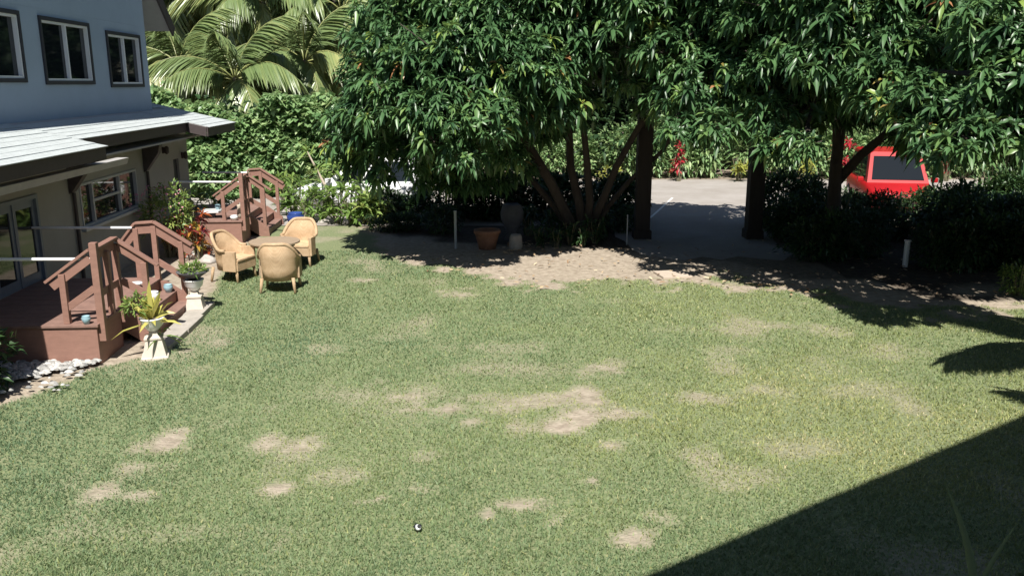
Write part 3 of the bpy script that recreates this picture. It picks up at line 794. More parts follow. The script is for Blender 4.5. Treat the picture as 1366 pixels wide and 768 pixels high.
def rock_mesh(r, seed):
    q = np.random.default_rng(seed)
    m = MB(); k = 8
    prof = [(r * 0.75, 0), (r, r * 0.25), (r * 0.85, r * 0.6), (r * 0.4, r * 0.8)]
    m.lathe(prof, seg=k)
    m.v = [(x * (1 + q.normal(0, .16)), y * (1 + q.normal(0, .16)), z * (1 + q.normal(0, .15))) for x, y, z in m.v]
    return m
for i, (x, y, r, lab) in enumerate(((404, 302, 0.26, 'pale garden rock beside the dark blue pot'), (432, 300, 0.2, 'low rock under the broad leaved plants by the lawn'), (255, 388, 0.22, 'rounded grey rock beside the succulent urn'), (276, 352, 0.22, 'grey rock in the bed between the porches'), (262, 345, 0.26, 'flat grey stone below the croton bush'))):
    c = G(x, y); o = rock_mesh(r, i).build('garden_rock', M['rock'], None, 0.02, True); o.location = (c[0], c[1], 0.0); tag(o, lab, 'rock')
# pebble bed
P = []
m_v, m_f, o_ = [], [], 0
for i in range(1900):
    x, y = random.uniform(-2.1, 0.0), -random.uniform(0.02, 1.3)
    if y < 0.8 * x - 0.10 and random.random() < 0.95:
        continue
    r = random.uniform(0.025, 0.055)
    p = pm @ Vector((x, y, r * 0.35 + 0.062 + random.uniform(0, 0.025)))
    a = random.uniform(0, 6.28); sx, sy = random.uniform(0.8, 1.3), random.uniform(0.7, 1.0)
    v = []
    for k in range(6):
        q = a + k * math.pi / 3
        v.append((p.x + r * sx * math.cos(q), p.y + r * sy * math.sin(q), p.z))
    top = (p.x, p.y, p.z + r * 0.6)
    ring = [(p.x + (q[0] - p.x) * 0.6, p.y + (q[1] - p.y) * 0.6, p.z + r * 0.45) for q in v]
    vv = v + ring + [top]
    m_v += vv
    for k in range(6):
        k2 = (k + 1) % 6
        m_f += [(o_ + k, o_ + k2, o_ + 6 + k2, o_ + 6 + k), (o_ + 6 + k, o_ + 6 + k2, o_ + 12)]
    o_ += 13
gm = MB(); gm.v, gm.f = m_v, m_f
def mat_pebble():
    m, nt, b = new_mat('pale_pebbles')
    gi = N(nt, 'ShaderNodeNewGeometry')
    col = ramp(nt, gi.outputs['Random Per Island'], [(0.0, (0.17, 0.17, 0.165)), (0.5, (0.34, 0.335, 0.32)), (1.0, (0.55, 0.54, 0.52))])
    nt.links.new(col, b.inputs['Base Color']); b.inputs['Roughness'].default_value = 0.7
    return m
o = gm.build('pebble_bed', mat_pebble()); stuff(tag(o, 'pale grey pebbles along the foot of the brown porch', 'pebbles'))

# ------------------------------------------------------------------ wicker chairs and round table
def make_chair():
    t = thing('wicker_chair', '', 'chair', (0, 0, 0), 0, 'wicker armchairs round the garden table')
    # tub shell: U in plan, open to +y; tall at the back, dropping to the arms
    ns = 25
    V, Fq = [], []
    for i in range(ns):
        # angle runs from the left arm round the back (-y) to the right arm
        ang = math.radians(168 + 204 * i / (ns - 1))
        f_ = abs(i / (ns - 1) * 2 - 1)
        top = 0.90 - 0.29 * min(1, max(0, (f_ - 0.28) / 0.5)) ** 1.3 * (1 if f_ < 0.78 else 1)
        rx, ry = 0.36, 0.35
        for (rr, z) in ((0.30, 0.22), (0.315, 0.42), (0.34, 0.62 if top > 0.62 else top - 0.03), (0.375 + 0.02 * (top - 0.6), top)):
            k = rr / 0.35
            V.append((math.cos(ang) * rx * k, math.sin(ang) * ry * k + (0.02), z))
    outer = len(V)
    V += [(x * 0.88, y * 0.88, z) for x, y, z in V]
    for i in range(ns - 1):
        for j in range(3):
            a0, a1, b1, b0 = i * 4 + j, (i + 1) * 4 + j, (i + 1) * 4 + j + 1, i * 4 + j + 1
            Fq.append((a0, a1, b1, b0)); Fq.append((outer + a0, outer + b0, outer + b1, outer + a1))
        Fq.append((i * 4 + 3, (i + 1) * 4 + 3, outer + (i + 1) * 4 + 3, outer + i * 4 + 3)); Fq.append((i * 4, outer + i * 4, outer + (i + 1) * 4, (i + 1) * 4))
    for i in (0, ns - 1):
        for j in range(3):
            q = (i * 4 + j, i * 4 + j + 1, outer + i * 4 + j + 1, outer + i * 4 + j); Fq.append(q if i == 0 else q[::-1])
    m = MB(); m.add(V, Fq); m.build('shell', M['wicker'], t, smooth=True)
    rim = [(x, y, z + 0.012) for x, y, z in [tuple((V[i * 4 + 3][k] + V[outer + i * 4 + 3][k]) / 2 for k in range(3)) for i in range(ns)]]
    m = MB(); m.tube(rim, 0.034, 8); m.build('arm_rail', M['wicker'], t, smooth=True)
    m = MB(); m.prism([(-0.30, 0.33), (0.30, 0.33), (0.29, -0.02), (0.2, -0.22), (0, -0.29), (-0.2, -0.22), (-0.29, -0.02)], 2, 0.40, 0.45); m.build('seat', M['wicker'], t, 0.015)
    m = MB(); m.box(-0.31, 0.31, 0.28, 0.32, 0.22, 0.40); m.build('apron', M['wicker'], t, 0.01)
    for sx in (-1, 1):
        m = MB(); m.box(sx * 0.325 - 0.03, sx * 0.325 + 0.03, 0.02, 0.30, 0.22, 0.61); m.build('arm_panel', M['wicker'], t, 0.012)
        for y0, y1 in ((0.27, 0.30), (-0.24, -0.28)):
            m = MB(); m.tube([(sx * 0.28, y0, 0.28), (sx * 0.31, y1, 0.0)], [0.032, 0.024], 8); m.build('leg', M['wicker'], t, smooth=True)
    return t
TC = G(366, 321, 0.74)
ch = make_chair()
spots = [(312, 374, 'honey wicker armchair turned sideways between the porch and the table'), (375, 389, 'honey wicker armchair with its round back to the open lawn'), (379, 338, 'honey wicker armchair half hidden behind the round table')]
for i, (x, y, lab) in enumerate(spots):
    o = ch if i == 0 else copy_tree(ch)
    c = G(x, y); o['label'] = lab
    o.location = (c[0], c[1], 0.035)
    if i == 2:
        o.location = (TC[0] + 0.28, TC[1] + 1.0, 0.035)
    ang = math.atan2(TC[1] - o.location.y, TC[0] - o.location.x) - math.pi / 2
    o.rotation_euler = (0, 0, ang + (R(-52), R(-14), R(10))[i])
    o.scale = (1.06, 1.06, 1.06)
t = thing('round_table', 'round weathered wood garden table among the wicker chairs', 'table', (TC[0], TC[1], 0.03), 0.3)
m = MB(); m.lathe([(0.0, 0.67), (0.52, 0.67), (0.53, 0.675), (0.53, 0.705), (0.52, 0.712), (0, 0.712)], seg=36); m.build('tabletop', M['wood_table'], t)
m = MB(); m.lathe([(0.42, 0.60), (0.42, 0.668), (0.40, 0.668), (0.40, 0.60)], seg=24); m.build('apron', M['wood_table'], t)
for k in range(4):
    a = k * math.pi / 2 + 0.5
    m = MB(); m.tube([(0.34 * math.cos(a), 0.34 * math.sin(a), 0.62), (0.38 * math.cos(a), 0.38 * math.sin(a), 0)], [0.035, 0.028], 8); m.build('leg', M['wood_table'], t)
m = MB(); m.lathe([(0.30, 0.16), (0.30, 0.18), (0.0, 0.18)], seg=20); m.build('shelf', M['wood_table'], t)

# ------------------------------------------------------------------ small things along the beds
def stake(px, y0, y1, r, mat, label, name='garden_stake'):
    b = G(px, y0); top = D(px, y1, b[1])[2]
    m = MB(); m.tube([(0, 0, -0.02), (0, 0, top)], r, 8); m.tube([(0, 0, top), (0, 0, top + 0.03)], r * 1.25, 8)
    o = m.build(name, M[mat]); o.location = (b[0], b[1], 0); tag(o, label, 'post')
stake(608, 333, 283, 0.035, 'steel', 'thin pale metal stake in the shade of the mango tree')
stake(836, 328, 288, 0.016, 'steel', 'very thin metal stake beside the dark gate post')
stake(1207, 358, 322, 0.06, 'pvc', 'short white post in the dark planting by the drive', 'white_post')
c = G(650, 333); pot('clay_pot', (c[0], c[1], 0), [(0.2, 0), (0.27, 0.3), (0.3, 0.4), (0.33, 0.42), (0.33, 0.5), (0.26, 0.5), (0.24, 0.3)], 'terracotta', 'large clay pot in the shade beneath the mango tree')
c = G(688, 334); pot('stone_jar', (c[0], c[1], 0), [(0.14, 0), (0.17, 0.1), (0.15, 0.34), (0.12, 0.4), (0.10, 0.4), (0.1, 0.2)], 'concrete', 'grey stone jar at the edge of the mango tree shade', 'jar')
c = G(683, 322); pot('garden_urn', (c[0], c[1], 0), [(0.2, 0), (0.2, 0.1), (0.12, 0.2), (0.28, 0.55), (0.3, 0.75), (0.24, 0.95), (0.15, 1.0), (0.13, 0.9)], 'stone_dark', 'tall dark stone urn in the shade by the mango trunk', 'urn')
c = G(558, 714)
t = thing('small_bird', 'tiny dark headed white breasted bird on the open lawn', 'bird', (c[0], c[1], 0.03), R(200))
m = MB(); m.tube([(0, -0.055, 0.045), (0, -0.03, 0.048), (0, 0.0, 0.052), (0, 0.025, 0.06), (0, 0.04, 0.066)], [0.008, 0.022, 0.028, 0.022, 0.010], 10); m.build('body', M['ceramic_white'], t, smooth=True)
m = MB(); m.tube([(0, 0.022, 0.070), (0, 0.032, 0.082), (0, 0.042, 0.086), (0, 0.052, 0.084)], [0.008, 0.016, 0.014, 0.004], 10); m.build('head', M['car_black'], t, smooth=True)
m = MB(); m.bar((0, -0.045, 0.047), (0, -0.10, 0.038), 0.022, 0.006); m.build('tail', M['car_black'], t)
for sx in (-1, 1):
    m = MB(); m.tube([(sx * 0.024, 0.01, 0.058), (sx * 0.028, -0.02, 0.056), (sx * 0.016, -0.06, 0.05)], [0.006, 0.014, 0.004], 6); m.build('wing', M['car_black'], t, smooth=True)
    m = MB(); m.tube([(sx * 0.01, 0, 0.035), (sx * 0.012, 0.004, 0)], 0.003, 5); m.build('leg', M['stem'], t)

# gate posts at the driveway mouth
for x0, x1, lab in ((846, 865, 'dark square timber gate post beside the mango trunks'), (994, 1013, 'dark square timber gate post beside the dark hedge')):
    b = G((x0 + x1) / 2, 319)
    t = thing('gate_post', lab, 'post', (b[0], b[1], 0), 0, 'gate posts at the drive')
    w = (x1 - x0) / FPX * (b[1] + 0.5) / 2
    m = MB(); m.box(-w, w, -w, w, -0.05, 3.3); m.build('shaft', M['post_wood'], t, 0.015)
    m = MB(); m.lathe([(w * 1.2, 0.0), (w * 1.2, 0.25), (w * 1.02, 0.28)], sq=True); m.build('plinth', M['post_wood'], t)
    m = MB(); m.lathe([(w * 1.02, 3.3), (w * 1.3, 3.34), (w * 1.3, 3.42), (0.02, 3.6)], sq=True); m.build('cap', M['post_wood'], t)

# ------------------------------------------------------------------ vehicles
def make_car(name, label, loc, rotz, paint, L=4.3, W=1.8, H=1.65, van=False, rack=False):
    """front towards +x"""
    t = thing(name, label, 'car', loc, rotz)
    hw, hl = W / 2, L / 2
    # lower body lofted along its length: (x, z sill, z shoulder, half width)
    secs = [(-hl, 0.55, 0.80, hw * 0.80), (-hl + 0.06, 0.35, 0.95, hw * 0.93), (-hl + 0.5, 0.26, 1.0, hw), (0, 0.24, 0.98, hw), (hl - 1.15, 0.26, 0.96, hw), (hl - 0.4, 0.28, 0.84, hw * 0.97), (hl - 0.06, 0.34, 0.72, hw * 0.86), (hl, 0.45, 0.62, hw * 0.7)]
    V, F = [], []
    for x, z0, z1, w in secs:
        V += [(x, -w * 0.9, z0), (x, -w, z0 + 0.15), (x, -w, z1 - 0.12), (x, -w * 0.92, z1), (x, w * 0.92, z1), (x, w, z1 - 0.12), (x, w, z0 + 0.15), (x, w * 0.9, z0)]
    for i in range(len(secs) - 1):
        for k in range(8):
            F.append((i * 8 + k, (i + 1) * 8 + k, (i + 1) * 8 + (k + 1) % 8, i * 8 + (k + 1) % 8))
    F.append(tuple(range(8))); F.append(tuple(len(V) - 1 - k for k in range(8)))
    m = MB(); m.add(V, F); m.build('body', M[paint], t, smooth=True)
    rb, rt, ft, fb = -hl + 0.12, -hl + (0.22 if van else 0.45), hl - (1.75 if van else 2.1), hl - 1.1
    cw, tw = hw * 0.92, hw * 0.76
    zb, zt = 0.955, H
    base = [(rb, -cw), (fb, -cw), (fb, cw), (rb, cw)]; top = [(rt, -tw), (ft, -tw), (ft, tw), (rt, tw)]
    V = [(x, y, zb) for x, y in base] + [(x, y, zt - 0.05) for x, y in top] + [(x * 0.96 - 0.02, y * 0.88, zt) for x, y in top]
    F = [(0, 1, 5, 4), (1, 2, 6, 5), (2, 3, 7, 6), (3, 0, 4, 7), (4, 5, 9, 8), (5, 6, 10, 9), (6, 7, 11, 10), (7, 4, 8, 11), (8, 9, 10, 11)]
    m = MB(); m.add(V, F); m.build('cabin', M[paint], t)
    def pane(name, q, out, mat='glass'):
        q = [Vector(p) for p in q]; c = sum(q, Vector()) / 4; n = Vector(out).normalized()
        q = [c + (p - c) + n * 0.006 for p in q]; v = q + [p + n * 0.008 for p in q]
        m = MB(); m.add(v, [(3, 2, 1, 0), (4, 5, 6, 7), (0, 1, 5, 4), (1, 2, 6, 5), (2, 3, 7, 6), (3, 0, 4, 7)]); m.build(name, M[mat], t)
    def face(a, b, c, d, s0, s1, t0, t1):
        a, b, c, d = map(Vector, (a, b, c, d))
        def P(s, u): return a.lerp(b, s).lerp(d.lerp(c, s), u)
        return [P(s0, t0), P(s1, t0), P(s1, t1), P(s0, t1)]
    B = lambda i: (base[i][0], base[i][1], zb); T = lambda i: (top[i][0], top[i][1], zt - 0.05)
    pane('windscreen', face(B(1), B(2), T(2), T(1), 0.07, 0.93, 0.10, 0.90), (0.6, 0, 0.6))
    pane('rear_window', face(B(3), B(0), T(0), T(3), 0.08, 0.92, 0.15, 0.9), (-1, 0, 0.2))
    for side, (i, j, o) in (('l', (0, 1, -1)), ('r', (2, 3, 1))):
        s = ((0.05, 0.33), (0.36, 0.62), (0.65, 0.90)) if o < 0 else ((0.10, 0.35), (0.38, 0.64), (0.67, 0.95))
        for s0, s1 in s:
            pane('side_window', face(B(i), B(j), T(j), T(i), s0, s1, 0.1, 0.88), (0, o, 0.25))
    for sx in (-1, 1):
        for x in (-hl + 0.85, hl - 0.85):
            w = MB(); w.tube([(x, sx * (hw - 0.21), 0.33), (x, sx * (hw + 0.005), 0.33)], 0.33, 20); wo = w.build('wheel', M['rubber'], t)
            w = MB(); w.tube([(x, sx * (hw - 0.05), 0.33), (x, sx * (hw + 0.012), 0.33)], 0.20, 16); w.build('rim', M['alloy'], wo)
        q = MB(); q.box(hl - 0.28, hl - 0.10, sx * hw * 0.58 - 0.16, sx * hw * 0.58 + 0.16, 0.60, 0.75); q.build('headlight', M['lens_clear'], t, 0.03)
        q = MB(); q.box(-hl - 0.012, -hl + 0.12, sx * hw * 0.80 - 0.09, sx * hw * 0.80 + 0.09, 0.72, 1.02); q.build('tail_light', M['lens_red'], t, 0.02)
        q = MB(); q.box(fb - 0.25, fb - 0.08, sx * (hw + 0.1) - 0.09, sx * (hw + 0.1) + 0.09, 0.98, 1.12); q.build('mirror', M[paint], t, 0.03)
    q = MB(); q.box(hl - 0.1, hl + 0.03, -hw * 0.75, hw * 0.75, 0.36, 0.50); q.build('front_bumper', M['car_black'], t, 0.03)
    q = MB(); q.box(-hl - 0.03, -hl + 0.1, -hw * 0.8, hw * 0.8, 0.40, 0.58); q.build('rear_bumper', M['car_black'], t, 0.03)
    q = MB(); q.box(hl - 0.12, hl + 0.005, -hw * 0.42, hw * 0.42, 0.52, 0.62); q.build('grille', M['car_black'], t, 0.01)
    if rack:
        for sy in (-1, 1):
            q = MB(); q.tube([(rt + 0.2, sy * tw * 0.85, zt + 0.05), (ft - 0.1, sy * tw * 0.85, zt + 0.05)], 0.02, 6)
            for xx_ in (rt + 0.3, ft - 0.25):
                q.tube([(xx_, sy * tw * 0.85, zt - 0.03), (xx_, sy * tw * 0.85, zt + 0.05)], 0.016, 6)
            q.build('roof_rail', M['car_black'], t)
    return t
c = D(1190, 262, 27.0)
make_car('red_car', 'red van with black roof rails parked on the drive behind dark shrubs', (c[0], 27.3, 0.037), R(-101), 'car_red', 4.4, 1.95, 1.85, True, True)
c = D(478, 270, 26.0)
make_car('white_car', 'white car parked behind the broad leaved plants by the hedge', (c[0], 27.0, 0.037), R(176), 'car_white', 4.2, 1.8, 1.75)

# ------------------------------------------------------------------ mango trees
def mango(label, base, stems, lobes, fill, dens=1.0, parts=140):
    t = thing('mango_tree', label, 'tree', (base[0], base[1], 0), 0, 'mango trees at the far side of the lawn')
    off = np.array([base[0], base[1], 0.0])
    m = MB()
    for pts, r0, r1 in stems:
        m.tube(pts, list(np.linspace(r0, r1, len(pts))), 9)
    m.lathe([(0.5, -0.05), (0.34, 0.15), (0.24, 0.5)], seg=10)
    m.build('trunk', M['bark'], t, smooth=True)
    # limbs out to every lobe
    tops = [Vector(p[-1]) for p, _, _ in stems]
    lm = MB()
    for c, r in lobes + fill:
        c = Vector(c - off); s = min(tops, key=lambda q: (q - c).length)
        mid = s.lerp(c, 0.55) + Vector((random.uniform(-.2, .2), random.uniform(-.2, .2), random.uniform(-0.1, 0.35)))
        lm.tube([s, mid, c], [0.07, 0.05, 0.02], 6)
        for k in range(3):
            e = c + Vector((random.uniform(-1, 1), random.uniform(-1, 0.6), random.uniform(-0.4, 0.8))) * r * 0.8
            lm.tube([mid.lerp(c, 0.5), c.lerp(e, 0.4), e], [0.025, 0.018, 0.008], 5)
    lm.build('limbs', M['bark'], t, smooth=True)
    Cs, As, Ls, Ts = [], [], [], []
    for (c, r), d_, lf in [((q[0], q[1] * 0.85), 1.25, 1.0) for q in lobes] + [(q, 0.95, 1.2) for q in fill]:
        n = int(135 * r * r * dens * d_) + 10
        d = sphere_dirs(n, -0.75)
        rr = r * (0.55 + 0.5 * rng.uniform(0, 1, n) ** 0.5) * (1 + 0.22 * np.sin(d[:, 0] * 4 + c[0] * 2) * np.cos(d[:, 2] * 4 + c[2] * 3))
        Cs.append(c - off + d * rr[:, None] * np.array([1.05, 1.0, 0.85]))
        As.append(unit(d * np.array([1, 1, 0.8]) + np.array([0, 0, 0.45]) + rng.normal(0, 0.2, (n, 3))))
        Ls.append(np.full(n, 0.20 * lf) * rng.uniform(0.7, 1.3, n))
        Ts.append(np.clip(0.34 + rng.normal(0, 0.18, n) + 0.3 * (rng.uniform(0, 1, n) > 0.93) + 0.25 * (rng.uniform(0, 1, n) > 0.985), 0, 1))
    Cs, As, Ls, Ts = map(np.concatenate, (Cs, As, Ls, Ts))
    # the clusters turned towards the lawn stand alone as parts, the rest is the crown
    score = -(Cs[:, 1] + off[1]) - 0.15 * np.abs(Cs[:, 0])
    pick = np.argsort(-score)[:parts * 3:3]
    rest = np.ones(len(Cs), bool); rest[pick] = False
    q = rosettes(Cs[rest], As[rest], 13, Ls[rest], 0.29, 0.5, Ts[rest], (20, 105), True, 0.35)
    link('crown', tri_mesh('crown', q[0], q[1], M['mango_leaf'], q[2]), t)
    if not LEAF_MESHES:
        for k in range(6):
            q = rosettes(np.zeros((1, 3)), np.array([[0, 0, 1.0]]), 14, np.array([0.24]), 0.30, 0.45, np.array([0.24 + 0.07 * k]), (25, 100))
            LEAF_MESHES.append(tri_mesh('leaf_cluster', q[0], q[1], M['mango_leaf'], q[2]))
    for i in pick:
        o = link('leaf_cluster', random.choice(LEAF_MESHES), t)
        o.location = Cs[i]; o.rotation_mode = 'QUATERNION'
        a = Vector(As[i]); a = (a + Vector((0, 0, 0.6))).normalized()
        o.rotation_quaternion = a.to_track_quat('Z', 'Y') @ Matrix.Rotation(random.uniform(0, 6.28), 4, 'Z').to_quaternion()
        s = Ls[i] / 0.24; o.scale = (s, s, s)
    return t
LEAF_MESHES = []
def lobe(px_, py_, Y, r):
    return (D(px_, py_, Y), r)
A = [(520, 15, 19.5, .9), (590, 0, 19, 1.0), (660, 5, 18.5, 1.0), (730, 10, 18.5, 1.0), (800, -5, 18.5, 1.0), (865, 5, 18, .95), (930, 15, 18, 1.1), (985, 55, 17.5, .85),
     (492, 95, 19.5, .7), (550, 65, 18.5, .95), (620, 75, 18, .95), (690, 80, 17.8, .95), (742, 95, 18, .6), (487, 145, 18.6, .55), (530, 145, 17.6, .8), (590, 150, 17.2, .82), (650, 160, 17.0, .68), (705, 150, 18, .6),
     (578, 190, 17.2, .5), (615, 205, 17.2, .5), (548, 205, 18.6, .35), (680, 205, 18.5, .42), (890, 70, 17.5, .75), (940, 105, 17, .9), (895, 135, 17.5, .55), (980, 130, 17, .75), (955, 172, 16, .5), (905, 170, 16.4, .42), (832, 112, 18.5, .33), (790, 75, 18.6, .5), (585, 235, 20.2, .45), (620, 238, 20, .5), (655, 240, 20.5, .5), (700, 225, 21, .4), (640, 205, 19.5, .55), (735, 170, 20.5, .5)]
fillA = [(np.array([x, y, z]), 1.5) for x, y, z in ((-2.2, 21.5, 5.2), (0, 21.5, 6.0), (2.4, 21.5, 6.2), (4.6, 21, 5.8), (-2.4, 20.6, 3.4), (-0.6, 22.3, 4.6), (1.2, 20, 6.3), (3.4, 19.8, 6.4), (5.2, 19.6, 4.8), (-1.0, 20.2, 6.4), (1.0, 22.0, 4.8), (3.0, 22, 4.9), (5.3, 21.2, 4.6), (4.4, 18.6, 5.6), (5.6, 18.0, 5.0), (3.2, 18.2, 6.3), (5.0, 17.0, 5.9), (6.3, 19.0, 3.9), (4.2, 20.2, 4.3), (2.2, 19.0, 5.2), (0.2, 19.4, 5.2), (-1.6, 19.4, 5.0), (-2.2, 18.9, 4.0), (-1.0, 18.3, 4.2), (0.2, 18.8, 3.9), (-0.2, 20.6, 3.6), (-2.6, 19.8, 2.8), (4.8, 18.8, 4.2), (5.4, 17.4, 4.4), (3.8, 22.8, 6.3), (5.2, 22.6, 6.2), (6.4, 22.2, 6.0), (2.6, 22.6, 6.4))]
bA = np.array([1.75, 21.8])
stemsA = [([(0, 0, 0), (-0.35, 0, 0.7), (-0.75, -0.1, 1.5), (-1.3, -0.3, 2.4), (-1.9, -0.6, 3.4), (-2.6, -1.0, 4.3)], .16, .08),
          ([(0.1, 0, 0), (0.0, 0.1, 0.9), (-0.25, 0.2, 1.9), (-0.3, 0.3, 3.0), (-0.2, 0, 4.4)], .14, .07),
          ([(0.15, 0, 0.1), (0.25, 0, 1.0), (0.15, -0.1, 2.0), (0.0, -0.3, 3.1), (0.1, -0.8, 4.4)], .12, .06),
          ([(0.2, 0, 0.2), (0.6, 0, 1.1), (0.9, 0, 1.9), (1.4, -0.2, 2.9), (2.2, -0.9, 4.2)], .12, .06),
          ([(-0.1, 0.1, 0), (-0.6, 0.2, 0.8), (-1.2, 0.3, 1.5), (-1.9, 0.2, 2.4), (-2.8, 0, 3.2)], .10, .05), ([(0.3, 0.1, 0), (0.7, 0.3, 0.8), (1.3, 0.4, 1.5), (2.1, 0.2, 2.3), (2.6, -0.4, 3.4)], .09, .04)]
mango('broad mango tree with several leaning trunks between the white car and the gate', bA, stemsA, [lobe(*q) for q in A], fillA)
B_ = [(1040, 15, 16, .9), (1100, 25, 15.5, .9), (1160, 25, 15, .85), (1200, 60, 14.5, .62), (1030, 85, 16, .65), (1110, 75, 15, .75), (1170, 110, 14.2, .65), (1195, 145, 13.6, .42), (1028, 150, 16, .5), (1070, 195, 15, .36), (1035, 190, 15.5, .36),
      (1240, 125, 13, .45), (1275, 140, 12.6, .45), (1325, 40, 12.6, .65), (1345, 105, 12.2, .62), (1290, 185, 12.0, .42), (1255, 200, 12.4, .3), (1350, 175, 12.0, .5), (1300, 0, 13.4, .6), (1400, 60, 12.5, .8), (1420, 150, 12.2, .8), (1230, 170, 12.9, .3)]
fillB = [(np.array([x, y, z]), 1.4) for x, y, z in ((5.8, 19.2, 5.4), (7.6, 19.6, 5.8), (9.6, 19.2, 5.6), (11.2, 18.0, 5.0), (7.0, 17.4, 5.8), (9.0, 16.6, 5.6), (10.6, 15.4, 5.2), (8.6, 18.4, 4.3), (10.4, 17.2, 3.9), (11.6, 15.6, 3.6), (7.0, 18.8, 4.3), (12.2, 14.0, 4.2), (9.8, 14.0, 5.6), (12.6, 17.5, 3.2), (9.4, 14.4, 4.2), (6.2, 17.2, 4.6), (7.6, 16.2, 4.6), (8.6, 15.2, 4.5), (7.2, 15.6, 5.4), (10.8, 13.4, 4.6), (6.4, 20.2, 3.9), (9.4, 18.0, 3.4), (8.6, 20.4, 3.9), (10.6, 19.6, 3.6), (9.6, 15.8, 4.4), (11.4, 14.6, 4.6), (6.0, 15.6, 5.6))]
bB = np.array([7.95, 21.0])
stemsB = [([(0, 0, 0), (0.02, 0, 1.0), (-0.05, -0.1, 2.1), (-0.2, -0.6, 3.2), (-0.5, -1.4, 4.3)], .20, .09),
          ([(0.02, 0, 1.6), (0.5, -0.2, 2.3), (1.1, -0.8, 3.1), (1.8, -2.2, 4.2)], .13, .07),
          ([(0, 0, 1.9), (-0.3, -0.6, 2.8), (-0.9, -2.0, 4.0)], .11, .06)]
mango('dense mango tree whose long leaf clusters hang over the dark hedge', bB, stemsB, [lobe(*q) for q in B_], fillB)

# ------------------------------------------------------------------ hedges and shrubs
def shrub_meshes(mat, rad, n, L, lw, k=3, tint=(0.1, 0.8), long=False, droop=0.25):
    out = []
    for i in range(k):
        q = join([blob_leaves(n, rad, L, lw, tint, droop, long, -0.9, 0.35, (0, 0, rad[2] * 0.95)), blob_leaves(n // 3, (rad[0] * .6, rad[1] * .6, rad[2] * .5), L, lw, tint, droop, long, -0.5, 0.4, (rad[0] * random.uniform(-.5, .5), -rad[1] * .2, rad[2] * 1.5))])
        out.append(tri_mesh('foliage', q[0], q[1], M[mat], q[2]))
    return out
stem_m = MB()
for k in range(5):
    a = k * 1.256
    stem_m.tube([(0.05 * math.cos(a), 0.05 * math.sin(a), -0.05), (0.15 * math.cos(a), 0.15 * math.sin(a), 0.5), (0.3 * math.cos(a), 0.3 * math.sin(a), 1.0)], [0.03, 0.022, 0.01], 5)
stem_mesh = stem_m.mesh('stem', M['stem'])
def shrub(name, meshes, loc, s, label, group, cat='shrub'):
    t = thing(name, label, cat, loc, random.uniform(0, 6.28), group)
    t.scale = s
    link('foliage', random.choice(meshes), t); link('stem', stem_mesh, t)
    return t
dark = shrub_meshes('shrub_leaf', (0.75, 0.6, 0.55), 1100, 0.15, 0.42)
strap = []
for i in range(3):
    C_ = np.array([[random.uniform(-.35, .35), random.uniform(-.3, .3), random.uniform(0.35, 1.1)] for _ in range(9)])
    q = rosettes(C_, np.tile([[0, 0, 1.0]], (9, 1)) + rng.normal(0, .25, (9, 3)), 13, np.full(9, 0.42), 0.19, 0.5, np.full(9, 0.4), (15, 95))
    strap.append(tri_mesh('foliage', q[0], q[1], M['shrub_leaf'], q[2]))
# shaded bed under the big mango
SB = 'shaded shrubs under the mango tree'
for i in range(15):
    px_ = 492 + i * 25 + random.uniform(-6, 6)
    if px_ > 838:
        break
    for row, (py_, s) in enumerate(((312, 0.9), (292, 1.4))):
        c = G(px_ + random.uniform(-8, 8), py_ + random.uniform(-5, 5))
        if row == 0 and 590 < px_ < 745:
            continue
        k = random.uniform(0.75, 1.1) * s * (0.62 if px_ < 575 else 1)
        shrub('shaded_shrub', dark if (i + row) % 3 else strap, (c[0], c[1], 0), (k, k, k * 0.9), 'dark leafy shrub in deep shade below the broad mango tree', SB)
for px_, py_, k in ((718, 330, 0.5), (742, 332, 0.45), (800, 318, 0.75), (815, 306, 0.9), (760, 328, 0.6), (778, 330, 0.5), (735, 318, 0.8), (705, 316, 0.8), (792, 326, 0.6), (752, 315, 0.9)):
    c = G(px_, py_); q = shrub('broad_leaf_plant', strap, (c[0], c[1], 0), (k, k, k), 'low broad leaved plant at the foot of the mango trunks', 'low plants at the mango trunks', 'plant')
# dark hedge right of the drive
HB = 'dark shrubs right of the drive'
for i in range(17):
    px_ = 1035 + i * 24
    for row, (py_, s) in enumerate(((345, 0.95), (322, 1.1), (305, 1.2))):
        if row == 0 and (i < 2 or 1175 < px_ < 1235):
            continue
        c = G(px_ + random.uniform(-8, 8) + row * 9, py_ + random.uniform(-5, 5) + (12 if px_ > 1250 else 0))
        k = random.uniform(0.85, 1.1) * s
        if 1120 < px_ < 1250:
            k *= 0.66 if row < 2 else 0.6
        if row == 2 and 1070 < px_ < 1110:
            k *= 0.6
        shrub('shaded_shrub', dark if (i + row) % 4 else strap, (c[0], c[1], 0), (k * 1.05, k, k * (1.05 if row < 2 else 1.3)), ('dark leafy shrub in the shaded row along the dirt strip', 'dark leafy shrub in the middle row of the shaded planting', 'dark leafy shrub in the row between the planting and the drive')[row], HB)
for px_, py_, k in ((1358, 396, 0.55), (1385, 392, 0.7)):
    c = G(px_, py_); shrub('garden_shrub', shrub_meshes('garden_leaf', (0.5, 0.5, 0.45), 500, 0.13, 0.4, 1), (c[0], c[1], 0), (k * 1.2, k * 1.2, k * 1.2), 'sunlit green shrub at the edge of the dark hedge row', 'sunlit shrubs by the dark row')
t = None
# ti plants beside the right gate post
for px_, py_, k in ((1022, 300, 1.0), (1010, 305, 0.8)):
    c = G(px_, py_); shrub('ti_plant', strap, (c[0], c[1], 0), (k * .7, k * .7, k * 1.3), 'upright ti plant silhouetted beside the gate post', 'ti plants by the gate', 'plant')

